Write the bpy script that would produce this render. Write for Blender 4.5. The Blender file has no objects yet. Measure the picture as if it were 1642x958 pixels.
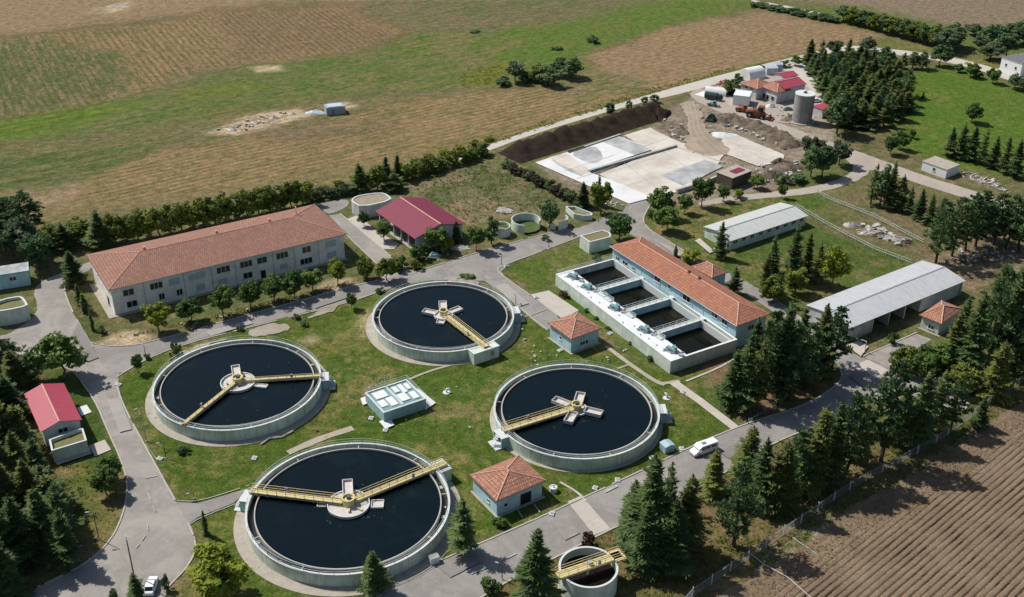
import bpy, math, random
import numpy as np
from mathutils import Vector, Matrix
random.seed(7); rng = np.random.default_rng(11)
C = bpy.context.scene.collection
W0, H0 = 1642, 958                      # photograph size
F, PITCH, ROLL, HC = 1769.5, math.radians(29.16), math.radians(0.83), 127.6
# ------------------------------------------------------------------ survey: photo point -> place on the ground
cp, sp, cr, sr = math.cos(PITCH), math.sin(PITCH), math.cos(ROLL), math.sin(ROLL)
FWD = np.array([0, cp, -sp]); _r = np.array([1., 0, 0]); _u = np.array([0, sp, cp])
RT = cr*_r + sr*_u; UP = -sr*_r + cr*_u
def ray(x, y): return FWD + (x-W0/2)/F*RT - (y-H0/2)/F*UP
def G(x, y, z=0.0):
    d = ray(x, y); t = (z-HC)/d[2]
    return Vector((d[0]*t, d[1]*t, z))
def proj(p):
    d = np.array([p[0], p[1], p[2]-HC]); z = d@FWD
    return W0/2+F*(d@RT)/z, H0/2-F*(d@UP)/z
def height(b, ty):
    g = G(*b); lo, hi = 0.2, 60
    for _ in range(40):
        m = (lo+hi)/2
        if proj((g.x, g.y, m))[1] > ty: lo = m
        else: hi = m
    return lo
# ------------------------------------------------------------------ materials
class NT:
    def __init__(s, name):
        s.m = bpy.data.materials.new(name); s.m.use_nodes = True
        s.t = s.m.node_tree; s.n = s.t.nodes; s.b = s.n['Principled BSDF']; s.out = s.n['Material Output']
    def new(s, k, **kw):
        n = s.n.new(k)
        for a, v in kw.items(): setattr(n, a, v)
        return n
    def put(s, sock, v):
        if hasattr(v, 'is_output'): s.t.links.new(v, sock)
        elif isinstance(v, (tuple, list)) and len(v) == 3 and sock.type == 'RGBA': sock.default_value = (*v, 1)
        else: sock.default_value = v
    def noise(s, vec, scale, detail=4, rough=.6, dist=0):
        n = s.new('ShaderNodeTexNoise'); s.put(n.inputs['Vector'], vec); n.inputs['Scale'].default_value = scale
        n.inputs['Detail'].default_value = detail; n.inputs['Roughness'].default_value = rough; n.inputs['Distortion'].default_value = dist
        return n.outputs['Fac']
    def mr(s, v, a, b, c=0., d=1.):
        n = s.new('ShaderNodeMapRange', interpolation_type='SMOOTHSTEP'); s.put(n.inputs[0], v)
        for i, q in enumerate((a, b, c, d)): s.put(n.inputs[1+i], q)
        return n.outputs[0]
    def math(s, op, a, b=0.):
        n = s.new('ShaderNodeMath', operation=op); s.put(n.inputs[0], a); s.put(n.inputs[1], b); return n.outputs[0]
    def mix(s, f, a, b, mode='MIX'):
        n = s.new('ShaderNodeMix', data_type='RGBA', blend_type=mode)
        s.put(n.inputs[0], f); s.put(n.inputs[6], a); s.put(n.inputs[7], b); return n.outputs[2]
    def vscale(s, vec, sc):
        n = s.new('ShaderNodeMapping'); s.put(n.inputs['Vector'], vec); n.inputs['Scale'].default_value = sc; return n.outputs[0]
    def pos(s): return s.new('ShaderNodeNewGeometry').outputs['Position']
    def obj(s): return s.new('ShaderNodeTexCoord').outputs['Object']
    def uv(s): return s.new('ShaderNodeTexCoord').outputs['UV']
    def attr(s, name, o='Color'): return s.new('ShaderNodeAttribute', attribute_name=name).outputs[o]
    def bump(s, h, st=.5, dist=.1):
        n = s.new('ShaderNodeBump'); n.inputs['Strength'].default_value = st; n.inputs['Distance'].default_value = dist
        s.put(n.inputs['Height'], h); s.t.links.new(n.outputs[0], s.b.inputs['Normal'])
    def fin(s, col, rough=.85, spec=.25, metal=0.):
        s.put(s.b.inputs['Base Color'], col); s.put(s.b.inputs['Roughness'], rough)
        s.b.inputs['Specular IOR Level'].default_value = spec; s.b.inputs['Metallic'].default_value = metal
        return s.m
def sc(c, k): return tuple(min(1, v*k) for v in c)
def plain(name, c, rough=.7, var=.12, scale=1.5, spec=.3, metal=0., c2=None, bump=0., world=False):
    n = NT(name); p = n.pos() if world else n.obj()
    f = n.mr(n.noise(p, scale, 5, .65), .3, .7)
    f2 = n.noise(p, scale*7, 3)
    col = n.mix(f, sc(c, 1-var), c2 or sc(c, 1+var))
    col = n.mix(.35, col, n.mix(f2, sc(c, .7), sc(c, 1.2)))
    if bump: n.bump(f2, bump, .05)
    return n.fin(col, rough, spec, metal)
def stained(name, c, stain, amt=.6, rough=.85):
    n = NT(name); p = n.obj()
    st = n.noise(n.vscale(p, (1.6, 1.6, .14)), 1.3, 5, .7)
    f = n.mr(st, .45, .66, 0, amt)
    blot = n.mr(n.noise(p, .5, 4), .35, .7)
    col = n.mix(blot, sc(c, .86), sc(c, 1.1)); col = n.mix(f, col, stain)
    sp_ = n.mr(n.noise(p, 2.6, 4, .7), .66, .72, 0, .55)
    col = n.mix(sp_, col, sc(stain, .7))
    n.bump(n.noise(p, 6, 4), .2, .03)
    return n.fin(col, rough, .2)
def tile(name, c, dark, light, tw=.46, th=.70):
    n = NT(name); u = n.uv()
    br = n.new('ShaderNodeTexBrick'); n.put(br.inputs['Vector'], u)
    br.inputs['Scale'].default_value = 1; br.inputs['Mortar Size'].default_value = .055; br.inputs['Brick Width'].default_value = tw
    br.inputs['Row Height'].default_value = th; br.inputs['Mortar Smooth'].default_value = .4; br.inputs['Bias'].default_value = 0
    br.offset = 0.5
    n.put(br.inputs['Color1'], c); n.put(br.inputs['Color2'], light); n.put(br.inputs['Mortar'], dark)
    p = n.obj()
    f = n.mr(n.noise(p, .35, 5, .7), .38, .66, 0, .6)
    col = n.mix(f, br.outputs['Color'], sc(dark, 2.2))
    col = n.mix(n.mr(n.noise(p, 2.2, 4, .7), .5, .75, 0, .5), col, sc(light, 1.1))
    w = n.new('ShaderNodeTexWave', wave_type='BANDS', bands_direction='Y', wave_profile='SAW'); n.put(w.inputs['Vector'], u)
    w.inputs['Scale'].default_value = 1/(th*math.pi*2)*math.pi*2/2*1.0 / math.pi
    w2 = n.new('ShaderNodeTexWave', wave_type='BANDS', bands_direction='X'); n.put(w2.inputs['Vector'], u)
    w2.inputs['Scale'].default_value = 1/(tw*20)*10/math.pi*1.0
    h = n.math('ADD', br.outputs['Fac'], 0); h = n.math('MULTIPLY', h, -1); h = n.math('ADD', h, n.math('MULTIPLY', w2.outputs['Fac'], .6))
    n.bump(h, .55, .09)
    return n.fin(col, .85, .15)
def ribbed(name, c, pitch=.45, dirty=None, amt=.4, rough=.5):
    n = NT(name); u = n.uv()
    s_ = n.new('ShaderNodeSeparateXYZ'); n.put(s_.inputs[0], u)
    ph = n.math('MULTIPLY', s_.outputs[0], 2*math.pi/pitch); sn = n.math('SINE', ph)
    rib = n.mr(sn, .55, .95)
    p = n.obj()
    f = n.mr(n.noise(n.vscale(u, (1.2, .25, 1)), 1.0, 5, .7), .42, .75, 0, amt)
    col = n.mix(f, n.mix(n.noise(p, .6, 4), sc(c, .9), sc(c, 1.1)), dirty or sc(c, .55))
    col = n.mix(n.math('MULTIPLY', rib, .28), col, sc(c, .6))
    n.bump(n.math('ADD', rib, 0), .5, .05)
    return n.fin(col, rough, .35)
M = {}
M['concrete'] = stained('concrete_wall', (.40, .41, .385), (.13, .135, .11), .55)
M['tankwall'] = stained('tank_wall', (.55, .62, .53), (.22, .26, .17), .5)
M['rim'] = plain('rim_concrete', (.62, .65, .65), .8, .12, 1.2, .2, c2=(.50, .52, .51))
M['weir'] = plain('weir_concrete', (.50, .50, .47), .85, .2, .9, .2, c2=(.34, .32, .29))
M['launder'] = plain('launder_floor', (.018, .019, .02), .35, .4, .8, .4, c2=(.05, .042, .035))
M['apron'] = plain('apron_concrete', (.36, .325, .275), .9, .16, .7, .2)
M['island'] = plain('island_concrete', (.52, .49, .46), .85, .14, 1.3, .2)
M['yellow'] = plain('yellow_paint', (.66, .55, .27), .6, .15, 1.5, .35, c2=(.50, .42, .22))
M['rail'] = plain('rail_paint', (.50, .58, .55), .5, .12, 2, .4)
M['bluewall'] = stained('blue_wall', (.42, .60, .645), (.28, .42, .44), .3)
M['bluetank'] = stained('blue_tank_wall', (.30, .45, .46), (.18, .27, .26), .5)
M['teal'] = plain('teal_metal', (.16, .28, .29), .55, .2, 2, .4)
M['whitedeck'] = plain('white_deck', (.74, .76, .77), .75, .08, .6, .25, c2=(.55, .56, .56))
M['cream'] = stained('cream_wall', (.79, .77, .71), (.60, .57, .51), .18)
M['white'] = plain('white_paint', (.72, .73, .72), .6, .08, 1, .3)
M['greywall'] = stained('grey_wall', (.54, .55, .54), (.24, .25, .25), .5)
M['palegreen'] = stained('pale_green_wall', (.58, .64, .57), (.32, .36, .26), .4)
M['terracotta'] = tile('terracotta_tile', (.37, .150, .09), (.12, .052, .036), (.46, .22, .145))
M['oldtile'] = tile('old_brown_tile', (.315, .155, .108), (.10, .055, .045), (.40, .225, .165))
M['kiosktile'] = tile('weathered_tile', (.37, .165, .11), (.10, .052, .04), (.52, .27, .19))
M['ridge'] = plain('ridge_mortar', (.55, .34, .25), .9, .15, 2, .15)
M['maroon'] = ribbed('maroon_sheet', (.185, .022, .050), .5, (.25, .05, .08), .35, .5)
M['pink'] = ribbed('pink_red_sheet', (.36, .052, .085), .5, (.43, .12, .14), .35, .5)
M['greysheet'] = ribbed('grey_sheet', (.46, .475, .49), .9, (.29, .30, .31), .55, .55)
M['palesheet'] = ribbed('pale_sheet', (.48, .50, .48), 1.1, (.33, .35, .32), .55, .6)
M['darksheet'] = plain('flat_felt', (.30, .31, .32), .8, .25, .5, .25, c2=(.5, .5, .5))
M['glass'] = plain('window_glass', (.02, .025, .03), .12, .2, 1, .6)
M['curtain'] = plain('pale_blind', (.42, .47, .50), .35, .15, 2, .5)
M['frame'] = plain('window_frame', (.62, .63, .62), .6, .08, 2, .3)
M['dark'] = plain('dark_interior', (.02, .02, .02), .9, .3, .6, .1)
M['door'] = plain('door_paint', (.20, .25, .27), .6, .15, 1, .3)
M['rubber'] = plain('rubber', (.015, .015, .015), .8, .2, 3, .2)
M['carwhite'] = plain('white_car_paint', (.78, .79, .80), .25, .03, .5, .5)
M['red'] = plain('red_machine', (.20, .045, .03), .5, .4, 1.2, .3, c2=(.30, .12, .07))
M['orange'] = plain('orange_machine', (.34, .11, .05), .5, .2, 1, .3)
M['tarp'] = plain('dark_green_tarp', (.025, .05, .045), .7, .3, .8, .2)
M['silo'] = stained('silo_shell', (.30, .28, .27), (.20, .18, .17), .5)
M['whitetent'] = plain('white_canvas', (.66, .67, .66), .7, .1, .5, .2)
M['crate'] = plain('pale_blue_sheet', (.46, .53, .60), .5, .12, .7, .3)
M['steel'] = plain('dull_steel', (.30, .33, .34), .5, .15, 2, .4)
M['darksteel'] = plain('dark_steel', (.07, .085, .09), .5, .15, 2, .4)
M['greenalgae'] = plain('green_algae', (.055, .095, .018), .6, .3, .5, .3, c2=(.09, .12, .04), bump=.3)
M['olivealgae'] = plain('olive_scum', (.16, .16, .065), .85, .2, .5, .2, bump=.3)
M['gravel'] = plain('gravel_fill', (.30, .245, .19), .95, .2, .8, .1, bump=.6)
M['drygrass'] = plain('dry_grass_fill', (.24, .20, .11), .95, .25, .8, .1, c2=(.16, .17, .07), bump=.5)
M['slab_white'] = plain('slab_white', (.60, .61, .61), .85, .1, .12, .2, c2=(.70, .70, .69), world=True)
M['slab_grey'] = plain('slab_grey', (.33, .335, .34), .9, .3, .16, .15, c2=(.52, .53, .53), world=True)
M['slab_tan'] = plain('slab_tan', (.50, .45, .39), .9, .22, .09, .15, c2=(.66, .62, .56), world=True)
M['dirtroad'] = plain('dirt_track', (.31, .255, .19), .95, .3, .12, .1, bump=.5, world=True)
M['soil'] = plain('dark_soil', (.030, .021, .016), .95, .4, .35, .08, c2=(.052, .037, .028), bump=1.)
M['mound'] = plain('mound_soil', (.085, .066, .050), .95, .4, .45, .08, c2=(.26, .21, .155), bump=1.)
M['rubble'] = plain('rubble', (.42, .40, .37), .9, .3, .8, .15, bump=.5)
M['bark'] = plain('bark', (.075, .055, .04), .9, .3, 2, .1, bump=.5)
M['palebark'] = plain('pale_bark', (.16, .13, .10), .9, .3, 2, .1)
M['brick'] = plain('brown_brick', (.10, .075, .06), .85, .3, .9, .15)
M['kerb'] = plain('kerb_concrete', (.50, .47, .41), .9, .25, .35, .15, world=True, c2=(.36, .34, .29))
M['paint'] = plain('worn_white_paint', (.38, .36, .335), .85, .25, .8, .15, world=True)
M['bluebin'] = plain('pale_blue_bin', (.33, .46, .52), .45, .1, 1.2, .4)
M['curb'] = M['kerb']
def water(name, c, rough, wob, murk=None):
    n = NT(name); p = n.pos()
    col = n.mix(n.mr(n.noise(p, .12, 4, .6, .6), .52, .75), c, murk or sc(c, 1.6))
    n.bump(n.noise(p, 1.1, 3), wob, .05)
    n.fin(col, rough, .28); n.b.inputs['IOR'].default_value = 1.33
    return n.m
M['water'] = water('clarifier_water', (.0035, .0085, .0120), .06, .09, (.006, .014, .016))
M['brownwater'] = water('brown_water', (.006, .007, .004), .06, .05, (.020, .020, .006))
M['sludge'] = water('thick_sludge', (.016, .010, .007), .25, .2, (.05, .028, .02))
M['scum'] = plain('pale_scum', (.055, .065, .055), .8, .3, 2, .2)
def asphalt(name, c, c2, patch):
    n = NT(name); p = n.pos()
    big = n.mr(n.noise(p, .09, 7, .75, 1.2), .40, .62)
    col = n.mix(big, c, c2)
    col = n.mix(n.mr(n.noise(p, .22, 4, .7, .3), .56, .72, 0, .55), col, patch)
    col = n.mix(n.mr(n.noise(p, .28, 6, .75, .6), .58, .70, 0, .55), col, sc(c, .58))
    col = n.mix(n.mr(n.noise(n.vscale(p, (1, .35, 1)), .5, 6, .75, 1.5), .60, .68, 0, .35), col, sc(c2, 1.25))
    col = n.mix(n.mr(n.noise(p, .9, 6, .8, .8), .55, .70, 0, .45), col, sc(c, .62))
    col = n.mix(n.mr(n.noise(p, .12, 6, .8, 1.2), .54, .66, 0, .5), col, sc(c2, 1.12))
    col = n.mix(.35, col, n.mix(n.noise(p, 5, 4, .8), sc(c, .5), sc(c2, 1.3)))
    n.bump(n.noise(p, 4, 5, .8), .25, .03)
    return n.fin(col, .9, .18)
M['asphalt'] = asphalt('weathered_asphalt', (.225, .208, .190), (.335, .312, .285), (.42, .39, .35))
M['asphalt2'] = asphalt('grey_asphalt', (.205, .192, .180), (.295, .278, .260), (.375, .35, .32))
M['farroad'] = asphalt('pale_road', (.43, .40, .355), (.50, .47, .42), (.54, .50, .45))
M['yard'] = asphalt('yard_concrete', (.33, .28, .235), (.39, .345, .30), (.46, .42, .37))
M['patchdark'] = asphalt('dark_patch', (.19, .178, .166), (.245, .23, .215), (.29, .27, .25))
M['patchlight'] = asphalt('light_patch', (.295, .278, .258), (.355, .335, .308), (.40, .375, .345))
M['path'] = asphalt('path_concrete', (.33, .29, .225), (.40, .35, .28), (.24, .20, .13))
M['pad'] = asphalt('pad_concrete', (.42, .38, .33), (.48, .44, .39), (.33, .29, .25))
M['rubblepatch'] = asphalt('broken_concrete', (.40, .36, .30), (.24, .21, .16), (.50, .46, .40))
def leaf(name, c, c2, tip):
    n = NT(name); oi = n.new('ShaderNodeObjectInfo'); p = n.obj()
    f = n.mr(n.noise(p, .55, 3), .3, .7)
    col = n.mix(f, c, c2)
    v = n.noise(p, 3.2, 3, .7); col = n.mix(n.mr(v, .52, .8, 0, .75), col, tip)
    hs = n.new('ShaderNodeHueSaturation')
    n.put(hs.inputs['Color'], col); n.put(hs.inputs['Value'], n.math('ADD', n.math('MULTIPLY', oi.outputs['Random'], .5), .75))
    n.put(hs.inputs['Hue'], n.math('ADD', n.math('MULTIPLY', oi.outputs['Random'], -.03), .515))
    n.fin(hs.outputs[0], .7, .2)
    tr = n.new('ShaderNodeBsdfTranslucent'); n.put(tr.inputs['Color'], hs.outputs[0])
    mx = n.new('ShaderNodeMixShader'); mx.inputs[0].default_value = .25
    n.t.links.new(n.b.outputs[0], mx.inputs[1]); n.t.links.new(tr.outputs[0], mx.inputs[2]); n.t.links.new(mx.outputs[0], n.out.inputs[0])
    return n.m
M['fir'] = leaf('fir_needles', (.082, .128, .042), (.120, .175, .058), (.215, .265, .105))
M['fir2'] = leaf('olive_needles', (.110, .136, .036), (.155, .188, .052), (.25, .27, .09))
M['pine'] = leaf('pine_needles', (.082, .138, .054), (.115, .190, .074), (.19, .26, .115))
M['green'] = leaf('green_leaves', (.072, .130, .028), (.110, .185, .040), (.18, .25, .07))
M['yellowleaf'] = leaf('yellow_green_leaves', (.145, .195, .020), (.20, .245, .028), (.28, .30, .05))
M['hedge'] = leaf('olive_hedge_leaves', (.098, .138, .024), (.145, .190, .034), (.21, .24, .055))
M['greyleaf'] = leaf('grey_green_leaves', (.080, .115, .058), (.115, .155, .08), (.18, .215, .13))
M['redleaf'] = leaf('red_brown_leaves', (.075, .042, .026), (.11, .058, .036), (.16, .085, .055))
M['brownleaf'] = leaf('brown_hedge_leaves', (.060, .050, .034), (.085, .070, .045), (.115, .105, .065))
# ------------------------------------------------------------------ mesh building
class MB:
    def __init__(s): s.v = []; s.f = []; s.uv = []; s.any = False
    def face(s, pts, uv=None):
        i = len(s.v); s.v += [tuple(p) for p in pts]; s.f.append(tuple(range(i, i+len(pts))))
        s.uv += list(uv) if uv else [(0, 0)]*len(pts); s.any |= bool(uv); return s
    def box(s, x0, x1, y0, y1, z0, z1):
        p = [(x, y, z) for z in (z0, z1) for y in (y0, y1) for x in (x0, x1)]
        for q in ((0, 2, 3, 1), (4, 5, 7, 6), (0, 1, 5, 4), (2, 6, 7, 3), (0, 4, 6, 2), (1, 3, 7, 5)): s.face([p[k] for k in q])
        return s
    def obox(s, c, sz, a=0, tilt=None):
        m = Matrix.Rotation(a, 3, 'Z')
        if tilt: m = m @ Matrix.Rotation(tilt, 3, 'Y')
        p = [Vector(c)+m@Vector(((x-.5)*sz[0], (y-.5)*sz[1], (z-.5)*sz[2])) for z in (0, 1) for y in (0, 1) for x in (0, 1)]
        for q in ((0, 2, 3, 1), (4, 5, 7, 6), (0, 1, 5, 4), (2, 6, 7, 3), (0, 4, 6, 2), (1, 3, 7, 5)): s.face([p[k] for k in q])
        return s
    def prism(s, poly, z0, z1):
        n = len(poly)
        s.face([(x, y, z1) for x, y in poly]); s.face([(x, y, z0) for x, y in reversed(poly)])
        for i in range(n):
            a, b = poly[i], poly[(i+1) % n]; s.face([(*a, z0), (*b, z0), (*b, z1), (*a, z1)])
        return s
    def tube(s, p, q, r, n=5, r2=None):
        p, q = Vector(p), Vector(q); r2 = r if r2 is None else r2
        d = (q-p); 
        if d.length < 1e-6: return s
        d.normalize(); a = d.orthogonal().normalized(); b = d.cross(a)
        A = [p+r*(math.cos(t)*a+math.sin(t)*b) for t in [2*math.pi*k/n for k in range(n)]]
        B = [q+r2*(math.cos(t)*a+math.sin(t)*b) for t in [2*math.pi*k/n for k in range(n)]]
        for k in range(n): s.face([A[k], A[(k+1) % n], B[(k+1) % n], B[k]])
        s.face(A[::-1]); s.face(B); return s
    def path(s, pts, r, n=4):
        for a, b in zip(pts, pts[1:]): s.tube(a, b, r, n)
        return s
    def cyl(s, x, y, r, z0, z1, n=32, r2=None):
        return s.tube((x, y, z0), (x, y, z1), r, n, r2)
    def ring(s, r0, r1, z0, z1, n=112, a0=0., a1=2*math.pi, x=0, y=0):
        full = abs(a1-a0-2*math.pi) < 1e-6
        P = lambda r, a, z: (x+r*math.cos(a), y+r*math.sin(a), z)
        for k in range(n):
            a, b = a0+(a1-a0)*k/n, a0+(a1-a0)*(k+1)/n
            s.face([P(r1, a, z0), P(r1, b, z0), P(r1, b, z1), P(r1, a, z1)])
            s.face([P(r0, b, z0), P(r0, a, z0), P(r0, a, z1), P(r0, b, z1)])
            s.face([P(r0, a, z1), P(r1, a, z1), P(r1, b, z1), P(r0, b, z1)])
            s.face([P(r0, b, z0), P(r1, b, z0), P(r1, a, z0), P(r0, a, z0)])
        if not full:
            for a in (a0, a1): s.face([P(r0, a, z0), P(r1, a, z0), P(r1, a, z1), P(r0, a, z1)])
        return s
    def disc(s, r, z, n=112, x=0, y=0):
        return s.face([(x+r*math.cos(2*math.pi*k/n), y+r*math.sin(2*math.pi*k/n), z) for k in range(n)])
    def extr(s, prof, y0, y1):              # profile in x,z pushed along y
        n = len(prof)
        s.face([(x, y0, z) for x, z in prof]); s.face([(x, y1, z) for x, z in reversed(prof)])
        for i in range(n):
            a, b = prof[i], prof[(i+1) % n]; s.face([(a[0], y1, a[1]), (b[0], y1, b[1]), (b[0], y0, b[1]), (a[0], y0, a[1])][::-1])
        return s
    def build(s, name, mat, parent=None, smooth=False, label=None):
        me = bpy.data.meshes.new(name); me.from_pydata(s.v, [], s.f)
        if s.any:
            l = me.uv_layers.new(name='UVMap'); l.data.foreach_set('uv', np.array(s.uv, dtype=np.float32).ravel())
        if smooth:
            me.shade_smooth()
            import bmesh
            bm = bmesh.new(); bm.from_mesh(me); bmesh.ops.remove_doubles(bm, verts=bm.verts, dist=1e-4); bm.to_mesh(me); bm.free()
            me.set_sharp_from_angle(angle=math.radians(35))
        me.materials.append(M[mat] if isinstance(mat, str) else mat); me.update()
        o = bpy.data.objects.new(name, me); C.objects.link(o)
        if parent: o.parent = parent
        if label: o['label'] = label
        return o
def tag(o, label, cat, group=None):
    o['label'] = label; o['category'] = cat
    if group: o['group'] = group
    return o
def thing(name, label, cat, loc=(0, 0, 0), rz=0, group=None):
    o = bpy.data.objects.new(name, None); C.objects.link(o); o.empty_display_size = .5
    o.location = loc; o.rotation_euler = (0, 0, rz)
    return tag(o, label, cat, group)
def struct(o, kind='structure'): o['kind'] = kind; return o
def copy_tree(o, parent=None):
    c = o.copy(); C.objects.link(c)
    if parent: c.parent = parent
    for ch in list(o.children): copy_tree(ch, c)
    return c
ORD = 'first second third fourth fifth sixth seventh eighth ninth tenth eleventh twelfth thirteenth fourteenth fifteenth sixteenth seventeenth eighteenth nineteenth twentieth'.split()
# ------------------------------------------------------------------ ground: one sheet, zones kept as attributes
def axis(lo, hi, step, far, k=1.13):
    a = list(np.arange(lo, hi+.01, step)); d = step
    while a[-1] < far: d *= k; a.append(a[-1]+d)
    d = step; b = []; x = lo
    while x > -far: d *= k; x -= d; b.append(x)
    return np.array(b[::-1]+a)
gx, gy = axis(-135, 215, 1.05, 3200), axis(75, 420, 1.05, 3500)
X, Y = np.meshgrid(gx, gy); X = X.ravel(); Y = Y.ravel(); NV = len(X)
def vnoise(x, y, seed):
    xi, yi = np.floor(x).astype(np.int64), np.floor(y).astype(np.int64); fx, fy = x-xi, y-yi
    h = lambda a, b: (((a*374761393+b*668265263+seed*69069) ^ ((a*374761393+b*668265263+seed*69069) >> 13))*1274126177 & 0xffffff)/float(0xffffff)
    fx = fx*fx*(3-2*fx); fy = fy*fy*(3-2*fy)
    return (h(xi, yi)*(1-fx)+h(xi+1, yi)*fx)*(1-fy)+(h(xi, yi+1)*(1-fx)+h(xi+1, yi+1)*fx)*fy
def fbm(x, y, s, seed, o=4): return sum(vnoise(x/s*2**i, y/s*2**i, seed+i)*.5**i for i in range(o))/sum(.5**i for i in range(o))-.5
FB1, FB2 = fbm(X, Y, 26, 3), fbm(X, Y, 7, 9)
def sdist(poly):
    d2 = np.full(NV, 1e12); ins = np.zeros(NV, bool); n = len(poly)
    for i in range(n):
        (ax, ay), (bx, by) = poly[i], poly[(i+1) % n]
        ex, ey = bx-ax, by-ay; wx, wy = X-ax, Y-ay
        t = np.clip((wx*ex+wy*ey)/(ex*ex+ey*ey+1e-9), 0, 1)
        d2 = np.minimum(d2, (wx-t*ex)**2+(wy-t*ey)**2)
        c = ((ay > Y) != (by > Y)) & (X < (bx-ax)*(Y-ay)/(by-ay+1e-12)+ax)
        ins ^= c
    d = np.sqrt(d2); return np.where(ins, d, -d)
colA = np.tile(np.array([.17, .138, .078]), (NV, 1)); colB = np.tile(np.array([.10, .115, .045]), (NV, 1))
bias = np.full(NV, .5); ss = np.zeros(NV); an = np.ones(NV)
_a, _b = G(219, 272), G(420, 229); _d = (_b-_a).normalized(); su = (X*-_d.y+Y*_d.x)/2.2; sv = X*_d.x+Y*_d.y
def layer(px, a, b, bi=.5, soft=3., amp=6., stripe=None, ani=1.):
    poly = [tuple(G(*p)[:2]) for p in px]
    d = sdist(poly)+FB1*amp*2+FB2*amp*.8
    w = np.clip(d/soft*.5+.5, 0, 1); w = (w*w*(3-2*w))
    colA[:] += (np.array(a)-colA)*w[:, None]; colB[:] += (np.array(b)-colB)*w[:, None]; bias[:] += (bi-bias)*w; an[:] += (ani-an)*w
    if stripe:
        (p, q, sp_, st) = stripe; g0, g1 = G(*p), G(*q); dx, dy = g1.x-g0.x, g1.y-g0.y; L = math.hypot(dx, dy)
        m = w > .5; su[m] = ((X*-dy+Y*dx)/L/sp_)[m]; sv[m] = ((X*dx+Y*dy)/L)[m]; ss[:] = np.where(m, st*w, ss*(1-w))
    else: ss[:] *= (1-w)
TAN, TANG = (.262, .180, .098), (.150, .135, .052)
layer([(-500, 130), (-300, 62), (0, 58), (230, 35), (430, 5), (900, -10), (1300, -30), (1300, -60), (-500, -60)], (.245, .175, .105), (.165, .140, .07), .42, 8, 8)
layer([(-400, 66), (0, 60), (230, 35), (420, 10), (560, 12), (660, 50), (560, 85), (330, 112), (230, 150), (100, 180), (0, 192), (-400, 220)], (.245, .168, .092), (.160, .132, .062), .47, 5, 3, ((9, 75), (56, 175), 2.5, 1.))
layer([(-400, 66), (0, 66), (90, 62), (200, 90), (230, 150), (100, 178), (0, 190), (-400, 220)], (.195, .150, .08), (.095, .112, .040), .52, 12, 6, ((9, 75), (56, 175), 2.5, .9))
layer([(-400, 250), (0, 192), (110, 178), (230, 150), (330, 118), (560, 85), (700, 66), (800, 58), (960, 36), (1080, -6), (1215, 2), (1215, 16), (945, 88), (960, 108), (870, 128), (760, 140), (640, 142), (480, 165), (330, 190), (180, 215), (0, 232), (-400, 300)], (.080, .128, .028), (.155, .142, .062), .50, 5, 7)
layer([(730, 62), (950, 26), (1090, -8), (1210, 2), (1200, 18), (1080, 42), (940, 82), (935, 112), (800, 100)], (.080, .142, .023), (.125, .14, .04), .49, 7, 8)
layer([(-300, 220), (0, 192), (180, 168), (250, 165), (120, 205), (0, 226), (-300, 260)], (.135, .185, .020), (.08, .13, .025), .5, 5, 4)
layer([(290, 145), (420, 128), (420, 142), (300, 160)], (.145, .16, .03), (.10, .12, .035), .5, 6, 6)
layer([(735, 112), (830, 98), (815, 140), (735, 140)], (.175, .17, .028), (.11, .13, .03), .5, 5, 5)
layer([(-300, 320), (0, 262), (180, 232), (270, 215), (200, 262), (0, 300), (-300, 350)], (.058, .115, .028), (.14, .135, .055), .46, 6, 6, ((0, 262), (400, 190), 2.6, .45))
layer([(0, 235), (180, 216), (330, 190), (480, 168), (640, 150), (640, 165), (330, 212), (150, 245), (0, 262)], (.125, .125, .05), (.19, .155, .08), .5, 6, 6, ((0, 262), (400, 190), 2.6, .55))
layer([(-200, 400), (0, 306), (150, 276), (250, 245), (420, 215), (520, 195), (640, 162), (860, 138), (1050, 140), (1000, 166), (900, 195), (780, 236), (560, 292), (350, 318), (80, 352), (0, 420)], TAN, TANG, .48, 4, 4, ((219, 272), (420, 229), 2.5, .8))
layer([(40, 285), (130, 280), (110, 320), (60, 335), (20, 320)], (.28, .20, .13), TANG, .45, 5, 6)
layer([(60, 345), (350, 300), (560, 275), (780, 225), (770, 240), (560, 297), (300, 340)], (.155, .14, .06), (.21, .16, .09), .5, 6, 5)
layer([(930, 92), (1080, 42), (1225, 14), (1400, 48), (1425, 62), (1180, 114), (1060, 146), (1000, 140)], (.255, .175, .105), (.18, .145, .075), .4, 4, 4, ((1010, 120), (1340, 45), 3.0, .5))
layer([(860, 135), (960, 112), (1050, 128), (1040, 148), (930, 160)], (.215, .165, .095), (.105, .125, .04), .5, 5, 6)
layer([(1260, -40), (1800, -60), (1800, 60), (1540, 44), (1350, 8), (1250, -10)], (.20, .155, .110), (.16, .135, .08), .4, 5, 4)
layer([(1210, 8), (1350, 6), (1545, 44), (1800, 60), (1800, 110), (1560, 80), (1400, 52), (1225, 14)], (.10, .135, .04), (.15, .14, .055), .45, 3, 3)
layer([(1180, 118), (1290, 86), (1420, 60), (1550, 84), (1700, 115), (1700, 135), (1500, 92), (1345, 78), (1200, 122)], (.13, .14, .045), (.19, .16, .075), .45, 2, 2)
layer([(460, 325), (560, 294), (770, 234), (860, 207), (1050, 148), (1180, 110), (1290, 86), (1290, 92), (1180, 118), (1050, 155), (860, 216), (770, 246), (640, 285), (500, 330)], (.165, .165, .03), (.10, .12, .03), .5, 2, 2.5)
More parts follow.
